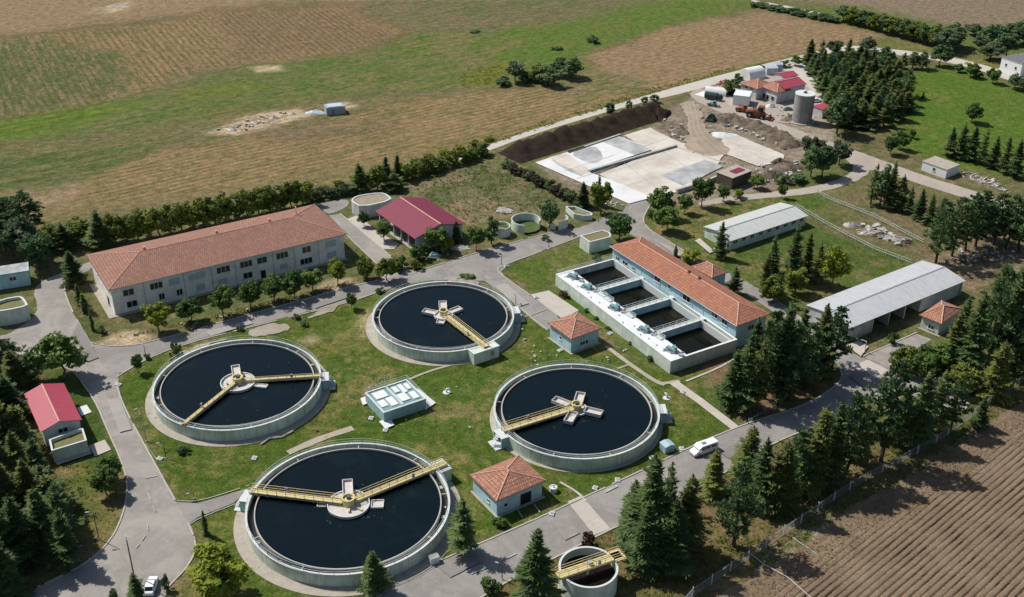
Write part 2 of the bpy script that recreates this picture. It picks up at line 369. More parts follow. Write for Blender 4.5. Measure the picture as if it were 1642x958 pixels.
for q in ([(330, 214), (390, 190), (440, 178), (480, 174), (505, 184), (450, 202), (380, 218)], [(515, 170), (560, 160), (575, 172), (530, 188)], [(160, 18), (185, 6), (222, 8), (195, 18)], [(400, 108), (450, 104), (460, 114), (410, 118)]):
    layer(q, (.46, .36, .25), (.24, .19, .11), .46, 2.5, 3.5)
layer([(300, 172), (480, 140), (640, 106), (770, 100), (740, 140), (600, 150), (440, 168), (320, 190)], (.078, .122, .028), (.155, .145, .058), .495, 5, 8)
layer([(-100, 262), (0, 262), (120, 246), (230, 246), (150, 282), (0, 302), (-100, 310)], (.068, .105, .032), (.15, .135, .06), .50, 6, 9)
layer([(600, 62), (760, 48), (840, 70), (760, 100), (640, 92)], (.075, .13, .024), (.17, .145, .065), .5, 5, 8)
layer([(400, 212), (520, 196), (640, 190), (600, 222), (440, 236)], (.175, .128, .082), (.13, .115, .05), .45, 8, 8)
layer([(330, 20), (560, 15), (640, 60), (560, 85), (380, 95)], (.205, .138, .080), (.15, .12, .06), .44, 8, 6, ((9, 75), (56, 175), 2.5, 1.))
# compound
layer([(60, 430), (200, 380), (500, 310), (780, 245), (830, 260), (1080, 170), (1140, 150), (1320, 225), (1400, 255), (1580, 320), (1700, 380), (1900, 500), (1642, 610), (1360, 790), (1100, 975), (400, 1150), (-200, 1100), (-200, 700), (-100, 500)], (.098, .118, .040), (.185, .15, .08), .48, 2, 3, ani=0)
layer([(650, 300), (775, 262), (800, 266), (955, 335), (900, 352), (800, 345), (760, 366), (690, 318)], (.095, .112, .042), (.20, .16, .10), .5, 2, 3, ani=0)
layer([(105, 470), (150, 440), (200, 540), (620, 440), (630, 455), (420, 498), (260, 542), (150, 556)], (.19, .145, .085), (.085, .105, .032), .52, 2, 3, ani=0)
layer([(105, 470), (140, 470), (175, 520), (160, 555), (145, 552)], (.075, .10, .03), (.17, .135, .07), .45, 2, 2, ani=0)
layer([(185, 606), (232, 575), (300, 548), (420, 526), (480, 506), (570, 484), (620, 466), (780, 450), (890, 532), (1080, 600), (1195, 682), (1110, 715), (860, 832), (690, 905), (600, 960), (560, 1060), (200, 1060), (310, 880), (305, 830), (212, 650)], (.064, .106, .016), (.160, .150, .050), .468, 2, 3, ani=0)
layer([(520, 580), (640, 590), (790, 600), (790, 690), (700, 690), (560, 660)], (.070, .115, .020), (.185, .158, .065), .485, 5, 6, ani=0)
layer([(800, 432), (850, 415), (910, 393), (985, 400), (890, 442), (880, 470), (850, 470)], (.072, .115, .020), (.15, .145, .05), .46, 2, 2, ani=0)
layer([(885, 470), (900, 490), (1080, 605), (1190, 680), (1120, 600), (1080, 600), (900, 462)], (.058, .11, .016), (.13, .14, .04), .45, 2, 2, ani=0)
layer([(1030, 352), (1045, 335), (1130, 328), (1300, 312), (1330, 320), (1500, 420), (1300, 492), (1120, 420)], (.075, .115, .024), (.18, .15, .065), .49, 3, 4, ani=0)
layer([(1285, 355), (1330, 330), (1480, 395), (1500, 420), (1470, 430), (1400, 405)], (.17, .135, .08), (.095, .11, .035), .5, 3, 4, ani=0)
layer([(1300, 355), (1330, 375), (1480, 425), (1420, 440), (1340, 425), (1200, 420), (1210, 385)], (.07, .105, .024), (.14, .125, .05), .45, 4, 4, ani=0)
layer([(1400, 235), (1440, 150), (1460, 112), (1520, 104), (1642, 142), (1900, 220), (1900, 330), (1642, 290), (1500, 258)], (.078, .135, .020), (.14, .15, .04), .45, 3, 4, ani=0)
layer([(1395, 262), (1420, 245), (1560, 300), (1600, 310), (1580, 320), (1480, 288)], (.12, .12, .05), (.19, .15, .09), .5, 2, 3, ani=0)
layer([(1370, 300), (1395, 280), (1480, 300), (1600, 350), (1900, 440), (1900, 480), (1642, 430), (1500, 420), (1330, 325)], (.17, .13, .08), (.10, .11, .04), .48, 3, 3, ani=0)
layer([(1480, 425), (1560, 395), (1642, 400), (1700, 430), (1642, 450), (1560, 470)], (.23, .18, .12), (.13, .10, .06), .5, 3, 3, ani=0)
layer([(1540, 560), (1600, 440), (1900, 450), (1900, 560), (1642, 600)], (.145, .135, .05), (.09, .10, .03), .5, 3, 3, ani=0)
layer([(-300, 560), (50, 570), (62, 640), (75, 720), (95, 760), (130, 830), (135, 885), (40, 935), (-300, 1100)], (.145, .085, .045), (.08, .07, .03), .5, 2, 3, ani=0)
layer([(88, 752), (150, 730), (180, 738), (200, 770), (202, 806), (172, 866), (138, 885), (125, 820), (100, 775)], (.090, .118, .026), (.18, .145, .06), .48, 2, 2, ani=0)
layer([(70, 590), (130, 600), (160, 670), (185, 735), (150, 745), (130, 690)], (.06, .095, .02), (.1, .1, .03), .4, 1.5, 1, ani=0)
layer([(600, 975), (760, 962), (930, 874), (1120, 787), (1250, 705), (1560, 640), (1660, 590), (1660, 640), (1500, 722), (1225, 885), (1090, 985)], (.105, .105, .034), (.175, .125, .065), .5, 2, 3, ani=0)
layer([(1125, 590), (1165, 640), (1185, 688), (1290, 652), (1350, 612), (1330, 575), (1200, 545)], (.19, .125, .075), (.09, .075, .03), .42, 2, 3, ani=0)
layer([(1110, 148), (1180, 118), (1290, 92), (1350, 160), (1340, 232), (1250, 205)], (.30, .255, .205), (.22, .18, .13), .45, 2, 2, ani=0)
layer([(1090, 168), (1115, 155), (1280, 208), (1310, 245), (1250, 300), (1180, 320), (1020, 335), (900, 300), (860, 262), (1060, 195)], (.27, .225, .175), (.19, .155, .12), .5, 2, 3, ani=0)
layer([(1290, 130), (1340, 160), (1350, 200), (1335, 225), (1400, 245), (1440, 235), (1450, 190), (1390, 220)], (.16, .12, .07), (.08, .10, .035), .5, 3, 3, ani=0)
layer([(1255, 305), (1280, 285), (1350, 265), (1365, 280), (1330, 298)], (.085, .11, .03), (.15, .13, .06), .48, 2, 2, ani=0)
for q, c_ in (([(158, 550), (195, 533), (222, 530), (248, 540), (225, 553), (190, 557)], (.42, .33, .22)), ([(478, 546), (500, 536), (514, 544), (495, 554)], (.33, .28, .17)), ([(500, 466), (535, 446), (562, 448), (580, 462), (540, 468)], (.34, .27, .18)), ([(618, 432), (640, 423), (662, 436), (640, 444)], (.40, .34, .26)), ([(575, 500), (596, 492), (600, 520), (580, 545), (572, 520)], (.30, .26, .13)), ([(395, 512), (430, 498), (500, 480), (505, 488), (420, 510)], (.28, .22, .14)),
              ([(1290, 852), (1330, 838), (1350, 862), (1300, 880)], (.36, .32, .27)), ([(1225, 885), (1270, 868), (1290, 900), (1250, 930)], (.33, .27, .20)), ([(770, 320), (840, 325), (830, 350), (760, 350)], (.25, .19, .13)), ([(700, 345), (730, 320), (800, 345), (760, 365)], (.23, .17, .11))):
    layer(q, c_, (.16, .145, .07), .47, 1.5, 1.5, ani=0)
fc = []
nx, ny = len(gx), len(gy)
ii = (np.arange(ny-1)[:, None]*nx+np.arange(nx-1)[None, :]).ravel()
quads = np.stack([ii, ii+1, ii+nx+1, ii+nx], 1)
def fast_mesh(name, verts, quads):
    me = bpy.data.meshes.new(name); me.vertices.add(len(verts)); me.vertices.foreach_set('co', np.asarray(verts, np.float32).ravel())
    nf = len(quads); me.loops.add(nf*4); me.loops.foreach_set('vertex_index', np.asarray(quads, np.int32).ravel())
    me.polygons.add(nf); me.polygons.foreach_set('loop_start', np.arange(0, nf*4, 4, dtype=np.int32))
    me.update(calc_edges=True); return me
gm = fast_mesh('ground', np.stack([X, Y, np.zeros(NV)], 1), quads)
for nm, arr in (('colA', colA), ('colB', colB)):
    at = gm.attributes.new(nm, 'FLOAT_COLOR', 'POINT'); at.data.foreach_set('color', np.concatenate([arr, np.ones((NV, 1))], 1).astype(np.float32).ravel())
for nm, arr in (('bias', bias), ('su', su), ('ss', ss), ('sv', sv), ('an', an)):
    at = gm.attributes.new(nm, 'FLOAT', 'POINT'); at.data.foreach_set('value', arr.astype(np.float32))
n = NT('ground_cover'); p = n.pos()
a, b = n.attr('colA'), n.attr('colB')
cv = n.new('ShaderNodeCombineXYZ'); n.put(cv.inputs[0], n.math('MULTIPLY', n.attr('su', 'Fac'), 1.1)); n.put(cv.inputs[1], n.math('MULTIPLY', n.attr('sv', 'Fac'), .075))
anz = n.noise(cv.outputs[0], .8, 6, .72, .35); AN = n.attr('an', 'Fac')
cv2 = n.new('ShaderNodeCombineXYZ'); n.put(cv2.inputs[0], n.math('MULTIPLY', n.attr('su', 'Fac'), 2.2)); n.put(cv2.inputs[1], n.math('MULTIPLY', n.attr('sv', 'Fac'), .25))
anf = n.noise(cv2.outputs[0], 1., 5, .75, .2)
iso = n.math('ADD', n.math('MULTIPLY', n.noise(p, .07, 6, .70, .6), .55), n.math('MULTIPLY', n.noise(p, .5, 6, .75, .4), .45))
big = n.noise(p, .02, 4, .6, .5)
ani = n.math('ADD', n.math('MULTIPLY', anz, .6), n.math('ADD', n.math('MULTIPLY', iso, .25), n.math('MULTIPLY', big, .15)))
nz = n.math('ADD', n.math('MULTIPLY', ani, AN), n.math('MULTIPLY', iso, n.math('SUBTRACT', 1., AN)))
f = n.mr(n.math('SUBTRACT', nz, n.attr('bias', 'Fac')), -.055, .055)
col = n.mix(f, b, a)
sn = n.math('SINE', n.math('ADD', n.math('MULTIPLY', n.attr('su', 'Fac'), 2*math.pi), n.math('MULTIPLY', n.noise(p, .06, 4), 4.)))
stp = n.math('MULTIPLY', n.mr(sn, -.1, .9), n.math('MULTIPLY', n.attr('ss', 'Fac'), n.mr(n.noise(p, .12, 5, .7), .35, .6, .35, 1.)))
col = n.mix(stp, col, n.mix(.45, b, (.07, .07, .03)))
fac = n.mr(anf, .32, .68); col = n.mix(n.math('MULTIPLY', AN, .8), col, n.mix(fac, n.mix(1., col, (.66, .70, .66), 'MULTIPLY'), n.mix(1., col, (1.30, 1.28, 1.28), 'MULTIPLY')))
mid = n.noise(p, .42, 6, .82, .3); col = n.mix(.85, col, n.mix(n.mr(mid, .36, .64), n.mix(1., col, (.62, .70, .62), 'MULTIPLY'), n.mix(1., col, (1.34, 1.26, 1.28), 'MULTIPLY')))
fine = n.noise(p, 2.0, 6, .8)
col = n.mix(.8, col, n.mix(n.mr(fine, .34, .66), n.mix(1., col, (.45, .50, .45), 'MULTIPLY'), n.mix(1., col, (1.5, 1.42, 1.45), 'MULTIPLY')))
col = n.mix(n.mr(n.noise(p, .9, 6, .8), .65, .73, 0, .45), col, (.30, .245, .165))
col = n.mix(n.mr(n.noise(p, .33, 5, .75, .3), .58, .68, 0, .6), col, n.mix(1., a, (.48, .58, .42), 'MULTIPLY'))
n.bump(n.math('ADD', n.noise(p, 1.6, 5, .8), n.math('MULTIPLY', anf, AN)), .9, .3)
gm.materials.append(n.fin(col, .95, .08))
g = bpy.data.objects.new('ground', gm); C.objects.link(g); struct(g)
# ploughed field, real furrows
d0 = G(1642, 730)-G(1370, 958); d0.normalize(); dn = Vector((d0.y, -d0.x, 0))
o0 = G(1095, 990)
FL = (G(1100, 975), G(1225, 888), G(1365, 795), G(1490, 722), G(1590, 655), G(1660, 612))
us = np.arange(-40, 150, .5); vs = np.arange(-5, 125, .095)
U_, V_ = np.meshgrid(us, vs); PX = o0.x+U_*d0.x+V_*dn.x; PY = o0.y+U_*d0.y+V_*dn.y
fa, fb = FL[0], FL[-1]
fdir = (fb-fa).normalized(); fn = Vector((fdir.y, -fdir.x, 0))
side = (PX-fa.x)*fn.x+(PY-fa.y)*fn.y            # distance from the fence
ph = V_/1.12+fbm(PX, PY, 16, 31)*.10
fade = np.clip((side-4.5-fbm(PX, PY, 8, 77)*7)/7, 0, 1)
PZ = .02+(.30-.30*np.exp(-((ph-np.round(ph))/.15)**2)*(.9+1.1*fbm(PX, PY, 3.5, 5))+.03*np.sin(2*np.pi*ph*.5))*fade+fbm(PX, PY, .8, 41, 3)*.17*np.clip(side-1.2, 0, 1)+.03
PZ = np.maximum(PZ, .012)
keep = (side > 1.6+fbm(PX, PY, 5, 13)*3.5) & (PX < 150) & (PY < 235)
nxx, nyy = len(us), len(vs)
ii = (np.arange(nyy-1)[:, None]*nxx+np.arange(nxx-1)[None, :]).ravel(); kf = keep.ravel()
ii = ii[kf[ii] & kf[ii+1] & kf[ii+nxx] & kf[ii+nxx+1]]
pq = np.stack([ii+nxx, ii+nxx+1, ii+1, ii], 1)
used = np.unique(pq); remap = np.full(nxx*nyy, -1); remap[used] = np.arange(len(used))
pm = fast_mesh('ploughed_field', np.stack([PX.ravel(), PY.ravel(), PZ.ravel()], 1)[used], remap[pq])
cl = MB(); rr_ = np.random.default_rng(77); A1, A2, A3 = G(1120, 985), G(1660, 640), G(1700, 985)
for k in range(9000):
    a_, b_ = rr_.random(), rr_.random()
    if a_+b_ > 1: a_, b_ = 1-a_, 1-b_
    q = A1+(A2-A1)*a_+(A3-A1)*b_; e = rr_.uniform(.05, .15)
    if (q.x-fa.x)*fn.x+(q.y-fa.y)*fn.y < 2.5: continue
    cl.obox((q.x, q.y, .25), (e*1.3, e, e*.8), rr_.uniform(0, 3), rr_.normal(0, .4))
n = NT('ploughed_soil'); p = n.pos()
col = n.mix(n.mr(n.noise(p, .10, 5, .7), .35, .68), (.165, .120, .078), (.222, .166, .110))
col = n.mix(n.mr(n.noise(p, 1.8, 5, .8), .48, .75, 0, .6), col, (.30, .235, .165))
col = n.mix(n.mr(n.noise(p, 3.1, 4, .8), .5, .7, 0, .5), col, (.10, .07, .042))
n.bump(n.noise(p, 3.5, 5, .8), .8, .12)
pm.materials.append(n.fin(col, .95, .08)); co_ = cl.build('soil_clods', n.m); co_['kind'] = 'stuff'; po = bpy.data.objects.new('ploughed_field', pm); C.objects.link(po); struct(po)
# ------------------------------------------------------------------ roads, kerbs, paths
def chaikin(pts, closed, it=2):
    for _ in range(it):
        q = [] if closed else [pts[0]]
        for i in range(len(pts) if closed else len(pts)-1):
            a, b = Vector(pts[i]), Vector(pts[(i+1) % len(pts)])
            q += [a*.75+b*.25, a*.25+b*.75]
        if not closed: q.append(pts[-1])
        pts = q
    return [Vector(p) for p in pts]
ZL = [0.02]
def sheet(name, px, mat, z=None, smooth=2, rough=0.):
    if z is None: ZL[0] += .004; z = ZL[0]
    pts = chaikin([G(*p) for p in px], True, smooth) if smooth else [G(*p) for p in px]
    if rough:
        q2 = []
        for a, b in zip(pts, pts[1:]+pts[:1]):
            k = max(1, int((b-a).length/.45)); d = (b-a); nn = Vector((-d.y, d.x, 0)).normalized() if d.length > 1e-6 else Vector((0, 0, 0))
            for i in range(k):
                q = a+d*i/k; q2.append(q+nn*float(fbm(np.array([q.x]), np.array([q.y]), 2.2, 17)[0])*2.2*rough)
        pts = q2
    mb = MB(); mb.face([(q.x, q.y, z) for q in pts])
    o = mb.build(name, mat)
    import bmesh
    bm = bmesh.new(); bm.from_mesh(o.data)
    for f_ in bm.faces:
        f_.normal_update()
        if f_.normal.z < 0: f_.normal_flip()
    bm.to_mesh(o.data); bm.free()
    return struct(o)
def kerb(px, w=.28, h=.13, smooth=2, gaps=True):
    pts = chaikin([G(*p) for p in px], False, smooth)
    mb = MB(); L = 0
    for a, b in zip(pts, pts[1:]):
        seg = (b-a); k = max(1, int(seg.length/1.6))
        for i in range(k):
            q0, q1 = a+seg*(i/k), a+seg*((i+1)/k)
            if gaps and random.random() < .05: continue
            an = math.atan2(seg.y, seg.x); m = (q0+q1)/2
            mb.obox((m.x+random.uniform(-.02, .02), m.y+random.uniform(-.02, .02), (h+ZL[0])/2-.03+random.uniform(-.02, .015)), ((q1-q0).length-.02, w, h+.1), an)
    return struct(mb.build('kerb', 'kerb'))
def strip(name, px, w, mat, smooth=2):
    pts = chaikin([G(*p) for p in px], False, smooth); ZL[0] += .004; z = ZL[0]
    mb = MB(); Lp, Rp = [], []
    for i, q in enumerate(pts):
        d = (pts[min(i+1, len(pts)-1)]-pts[max(i-1, 0)]).normalized(); nn = Vector((-d.y, d.x, 0))*w/2*(1+random.uniform(-.08, .08))
        Lp.append(q+nn); Rp.append(q-nn)
    for i in range(len(pts)-1): mb.face([(*Rp[i][:2], z), (*Rp[i+1][:2], z), (*Lp[i+1][:2], z), (*Lp[i][:2], z)])
    return struct(mb.build(name, mat))
# left road with junction
Lw = [(20, 972), (60, 942), (92, 928), (150, 897), (186, 856), (203, 806), (204, 768), (193, 735), (170, 685), (152, 642), (130, 612), (110, 590)]
Rw = [(148, 556), (122, 513), (103, 470), (104, 458), (118, 446), (150, 430)]
sheet('road', Lw+[(60, 578), (2, 560), (-60, 560), (-60, 530), (0, 545), (52, 512), (62, 492), (52, 466), (72, 448), (95, 440), (125, 428), (155, 415)]+Rw[::-1]+[(165, 552), (200, 575), (188, 604), (195, 645), (232, 715), (283, 806), (305, 838), (316, 872), (305, 905), (270, 940), (255, 990), (120, 1060), (-40, 1000)], 'asphalt', smooth=1)
kerb(Lw[1:-1]); kerb([(150, 558), (122, 513), (103, 470), (105, 457)])
kerb([(186, 612), (196, 648), (232, 715), (281, 803)]); kerb([(301, 838), (316, 872), (306, 905), (268, 944)])
R2u = [(146, 550), (170, 556), (215, 555), (262, 543), (300, 533), (420, 499), (560, 461), (610, 449)]
R2u2 = [(665, 437), (770, 404), (850, 382), (905, 368)]
sheet('road', R2u+R2u2+[(935, 365), (975, 345), (1000, 338), (1030, 358), (1000, 374), (930, 378), (870, 402), (800, 430), (815, 452), (700, 448), (640, 458), (560, 484), (470, 506), (400, 524), (300, 549), (235, 574), (190, 604), (165, 590)], 'asphalt2', smooth=1)
kerb(R2u); kerb(R2u2); kerb([(186, 606), (235, 576), (300, 551), (400, 526), (470, 508), (560, 486), (615, 466)])
kerb([(930, 380), (870, 403), (802, 428), (796, 434), (810, 446), (850, 474)])
sheet('road', [(745, 430), (800, 425), (800, 436), (812, 448), (852, 476), (905, 512), (880, 534), (842, 504), (820, 480), (770, 446)], 'asphalt2', smooth=1)
kerb([(822, 482), (842, 502), (878, 530)], gaps=False)
sheet('concrete_pad', [(850, 473), (880, 466), (928, 498), (902, 512)], 'pad', smooth=0, rough=.06)
R4 = [(1000, 336), (1012, 322), (1045, 322), (1034, 345), (1032, 356), (1042, 370), (1072, 388), (1120, 417), (1200, 452), (1252, 488), (1300, 520), (1345, 556), (1382, 574), (1425, 590), (1482, 610), (1530, 630), (1552, 642), (1548, 658), (1528, 656), (1480, 640), (1430, 640), (1380, 630), (1330, 570), (1280, 530), (1225, 490), (1188, 468), (1100, 420), (1040, 390), (1005, 374), (990, 360)]
sheet('road', R4, 'asphalt2', smooth=1)
kerb([(1046, 324), (1033, 345), (1031, 356), (1042, 370), (1072, 388), (1120, 417), (1165, 438)]); kerb([(1225, 466), (1252, 488), (1296, 520)])
kerb([(1424, 589), (1482, 609), (1530, 629), (1553, 641), (1549, 659), (1530, 658)], gaps=False)
R5u = [(590, 970), (640, 932), (690, 906), (770, 872), (860, 833), (1000, 769), (1110, 716), (1192, 681), (1292, 651), (1338, 622), (1352, 604), (1345, 590)]
R5l = [(1440, 628), (1400, 650), (1300, 688), (1250, 706), (1180, 748), (1110, 789), (1060, 811), (940, 869), (870, 906), (826, 926), (760, 966)]
sheet('road', R5u+[(1335, 566), (1380, 575), (1440, 600)]+R5l+[(680, 1030), (560, 1010)], 'asphalt2', smooth=1)
kerb(R5u); kerb(R5l)
sheet('concrete_pad', [(910, 805), (932, 795), (978, 848), (952, 858)], 'pad', smooth=0, rough=.06)
sheet('concrete_pad', [(1366, 588), (1392, 577), (1424, 594), (1398, 612)], 'pad', smooth=0, rough=.06)
sheet('road', [(1386, 574), (1410, 560), (1470, 536), (1494, 545), (1470, 560), (1424, 590)], 'asphalt', smooth=0)
kerb([(1384, 572), (1470, 534)], gaps=False); kerb([(1424, 588), (1440, 576), (1470, 562)])
FRu = [(560, 302), (640, 279), (770, 238), (860, 206), (1050, 149), (1180, 114), (1290, 88), (1345, 72), (1400, 76), (1490, 86), (1560, 99), (1650, 128), (1800, 175)]
FRl = [(1800, 190), (1640, 137), (1555, 108), (1490, 95), (1400, 84), (1350, 81), (1300, 94), (1230, 112), (1180, 126), (1112, 146), (1000, 172), (850, 217), (775, 246), (640, 285), (560, 307)]
sheet('road', FRu+FRl, 'farroad', smooth=1)
R7 = [(1105, 148), (1130, 140), (1170, 172), (1262, 202), (1325, 226), (1400, 252), (1480, 282), (1560, 306), (1600, 320), (1700, 350), (1700, 365), (1590, 330), (1545, 318), (1470, 294), (1396, 270), (1388, 284), (1345, 302), (1296, 312), (1240, 317), (1170, 324), (1120, 332), (1120, 324), (1170, 315), (1240, 308), (1290, 302), (1335, 292), (1366, 278), (1368, 262), (1320, 240), (1255, 213), (1160, 184), (1110, 160)]
sheet('road', R7, 'yard', smooth=1, rough=.3)
sheet('road', [(1250, 105), (1290, 100), (1315, 130), (1338, 160), (1342, 175), (1310, 182), (1290, 150), (1270, 125)], 'farroad', smooth=1)
sheet('yard', [(1112, 150), (1150, 138), (1250, 108), (1310, 150), (1315, 190), (1260, 203), (1170, 172)], 'yard', smooth=1, rough=.5)
sheet('concrete_pad', [(1113, 152), (1140, 143), (1166, 156), (1145, 160)], 'slab_white', smooth=0)
sheet('road', [(527, 346), (545, 344), (560, 356), (625, 411), (640, 424), (668, 438), (612, 450), (604, 424)], 'asphalt', smooth=0)
kerb([(545, 343), (561, 356), (627, 412)], gaps=False); kerb([(552, 374), (604, 424)], gaps=False)
sheet('concrete_pad', [(556, 352), (575, 345), (600, 368), (640, 392), (632, 400), (614, 400)], 'pad', smooth=0, rough=.06)
sheet('road', [(520, 340), (500, 338), (470, 345), (500, 330), (556, 318), (562, 330), (530, 345)], 'asphalt2')
sheet('road', [(1205, 4), (1262, 14), (1340, 30), (1340, 27), (1262, 10), (1205, 0)], 'farroad', smooth=0)
sheet('road', [(1600, 110), (1642, 104), (1700, 112), (1700, 120), (1640, 112), (1618, 116), (1620, 124)], 'farroad', smooth=0)
# paths
sheet('path', [(284, 806), (318, 808), (404, 782), (374, 808), (318, 830), (302, 842)], 'asphalt2', smooth=0)
kerb([(284, 804), (318, 806), (400, 779)], .16, .1); kerb([(378, 809), (319, 832), (305, 842)], .16, .1)
strip('path', [(462, 727), (510, 705), (566, 687)], 1.6, 'path'); strip('path', [(656, 609), (690, 595), (735, 583)], .6, 'path')
strip('path', [(972, 556), (1010, 585), (1050, 612), (1066, 618)], 1.1, 'path'); strip('path', [(1090, 612), (1060, 616)], 1.0, 'path')
strip('path', [(1080, 614), (1120, 642), (1180, 688)], 2.1, 'pad', 0)
strip('path', [(1010, 585), (990, 592)], .5, 'path'); strip('path', [(1100, 612), (1150, 592), (1180, 575)], .5, 'pad')
strip('path', [(898, 774), (926, 790), (940, 805)], .45, 'pad'); strip('path', [(830, 512), (855, 505), (878, 496)], .35, 'path')
sheet('concrete_pad', [(143, 716), (168, 706), (178, 722), (152, 733)], 'pad', smooth=0, rough=.06)
sheet('concrete_pad', [(124, 655), (139, 650), (147, 662), (131, 668)], 'slab_white', smooth=0)
sheet('rubble_patch', [(402, 528), (452, 516), (470, 530), (440, 538), (400, 540)], 'rubblepatch', smooth=1, rough=1.); sheet('rubble_patch', [(490, 508), (520, 494), (545, 488), (535, 500), (500, 512)], 'rubblepatch', smooth=1, rough=1.)
sheet('rubble_patch', [(262, 582), (300, 560), (350, 545), (372, 543), (330, 556), (290, 574)], 'rubblepatch', smooth=1, rough=1.)
sheet('rubble_patch', [(700, 447), (735, 444), (775, 458), (745, 456)], 'rubblepatch', smooth=1, rough=1.)
# worn marks on the left road and the lower road
for q in ([(237, 792), (243, 803)], [(245, 812), (249, 822)], [(236, 842), (238, 852)], [(228, 868), (233, 860)], [(218, 880), (224, 873)], [(232, 768), (252, 764)]):
    strip('road_marking', q, .2, 'paint', 0)
strip('road_marking', [(970, 790), (990, 780)], .6, 'paint', 0)
strip('road_marking', [(755, 922), (790, 908)], .2, 'paint', 0); strip('road_marking', [(812, 897), (828, 889)], .25, 'paint', 0)
# repairs, spills and dirt on the paving
for q, m_ in (([(884, 838), (908, 828), (930, 856), (906, 868)], 'asphalt'), ([(700, 908), (752, 884), (772, 902), (722, 928)], 'patchdark'), ([(1010, 772), (1060, 750), (1082, 768), (1034, 792)], 'asphalt'), ([(1150, 725), (1200, 702), (1222, 716), (1174, 740)], 'patchdark'),
              ([(1360, 605), (1385, 594), (1420, 622), (1398, 632)], 'patchdark'), ([(126, 518), (146, 552), (158, 575), (140, 582), (116, 540)], 'patchdark'), ([(172, 642), (192, 640), (212, 690), (192, 695)], 'patchlight'),
              ([(330, 534), (400, 514), (406, 520), (338, 541)], 'patchlight'), ([(500, 489), (560, 471), (565, 476), (506, 496)], 'patchdark'), ([(792, 460), (812, 456), (848, 488), (830, 494)], 'patchlight'), ([(1052, 388), (1074, 396), (1103, 411), (1088, 414)], 'patchlight')):
    sheet('road_patch', q, m_, smooth=0, rough=.12)
# construction lot
sheet('concrete_slab', [(858, 262), (990, 219), (1048, 240), (940, 276), (1010, 300), (1046, 318), (1008, 328), (945, 300)], 'slab_white', smooth=0)
sheet('concrete_slab', [(910, 247), (952, 233), (968, 250), (962, 262), (945, 264)], 'slab_grey', smooth=1)
sheet('concrete_slab', [(966, 229), (990, 220), (1045, 240), (1018, 250)], 'slab_grey', smooth=0)
sheet('concrete_slab', [(880, 258), (895, 256), (940, 278), (930, 286)], 'slab_grey', smooth=1)
sheet('concrete_slab', [(880, 254), (908, 247), (950, 277), (934, 282)], 'slab_tan', smooth=0, rough=.35)
sheet('concrete_slab', [(1000, 219), (1042, 206), (1092, 230), (1160, 250), (1150, 268), (1100, 305), (1050, 320), (960, 281), (1050, 246)], 'slab_tan', smooth=0, rough=.35)
sheet('concrete_slab', [(1060, 283), (1130, 258), (1160, 268), (1095, 300)], 'slab_grey', smooth=0)
sheet('concrete_slab', [(1158, 222), (1185, 219), (1258, 250), (1255, 262), (1215, 268), (1155, 245)], 'slab_tan', smooth=0, rough=.35)
sheet('dirt_track', [(1088, 165), (1118, 162), (1124, 185), (1140, 220), (1180, 246), (1130, 254), (1095, 236), (1103, 205), (1098, 180)], 'dirtroad', smooth=2, rough=1.2)
for q in ([(965, 282), (1062, 250)], [(1003, 300), (1100, 268)], [(1030, 237), (1075, 222)], [(905, 276), (985, 250)], [(925, 288), (1000, 263)], [(1180, 234), (1230, 258)], [(1000, 262), (1055, 305)], [(1060, 243), (1120, 282)]):
    strip('slab_joint', q, .18, 'slab_grey', 0)
for k in range(3):
    strip('wheel_rut', [(1098+k*7, 168), (1104+k*7, 190), (1106+k*8, 215), (1120+k*14, 238), (1135+k*14, 250)], .32, 'path', 2)
def stones(name, areas, mat):
    r = np.random.default_rng(5); mb = MB()
    for px, n_, s0, s1 in areas:
        P_ = [G(*q) for q in px]
        for k in range(n_):
            w_ = r.dirichlet(np.ones(len(P_))*.8); x = sum(w_[i]*P_[i].x for i in range(len(P_))); y = sum(w_[i]*P_[i].y for i in range(len(P_))); e = r.uniform(s0, s1)
            mb.obox((x, y, e*.25), (e*r.uniform(.6, 1.4), e*r.uniform(.5, 1.1), e*.6), r.uniform(0, 3), r.normal(0, .25))
    o = mb.build(name, mat); struct(o, 'stuff'); return o
stones('rubble_stones', [([(1060, 190), (1095, 200), (1096, 225), (1075, 220)], 60, .3, 1.1), ([(1140, 195), (1190, 198), (1280, 240), (1240, 232)], 90, .3, 1.3), ([(1190, 275), (1290, 250), (1290, 285), (1210, 300)], 80, .3, 1.2), ([(1250, 170), (1290, 200), (1270, 205), (1235, 180)], 50, .3, .9), ([(1375, 362), (1400, 360), (1475, 395), (1440, 395)], 70, .3, 1.2), ([(1550, 280), (1600, 290), (1620, 310), (1580, 300)], 40, .3, 1.0), ([(960, 318), (1010, 330), (1000, 338), (950, 325)], 30, .2, .6), ([(790, 335), (825, 332), (820, 345), (795, 345)], 30, .2, .7), ([(340, 210), (440, 180), (500, 178), (380, 214)], 40, .3, 1.0)], 'rubble')
stones('lawn_litter', [([(560, 600), (780, 600), (790, 700), (560, 680)], 14, .2, .45), ([(830, 520), (900, 570), (860, 590), (820, 560)], 14, .2, .6), ([(660, 380), (760, 395), (760, 420), (690, 425)], 26, .2, .6), ([(150, 550), (420, 500), (600, 450), (300, 520)], 26, .2, .5), ([(980, 540), (1010, 560), (990, 590), (960, 570)], 8, .2, .5), ([(1480, 395), (1640, 400), (1640, 420), (1500, 430)], 60, .2, .9)], 'rubble')
def wallbar(px, name, label, cat, w, h, mat, group=None):
    pts = [G(*p) for p in px]; mb = MB()
    for a, b in zip(pts, pts[1:]):
        m = (a+b)/2; mb.obox((m.x, m.y, h/2), ((b-a).length+w*.9, w, h), math.atan2(b.y-a.y, b.x-a.x))
    return tag(mb.build(name, mat), label, cat, group)
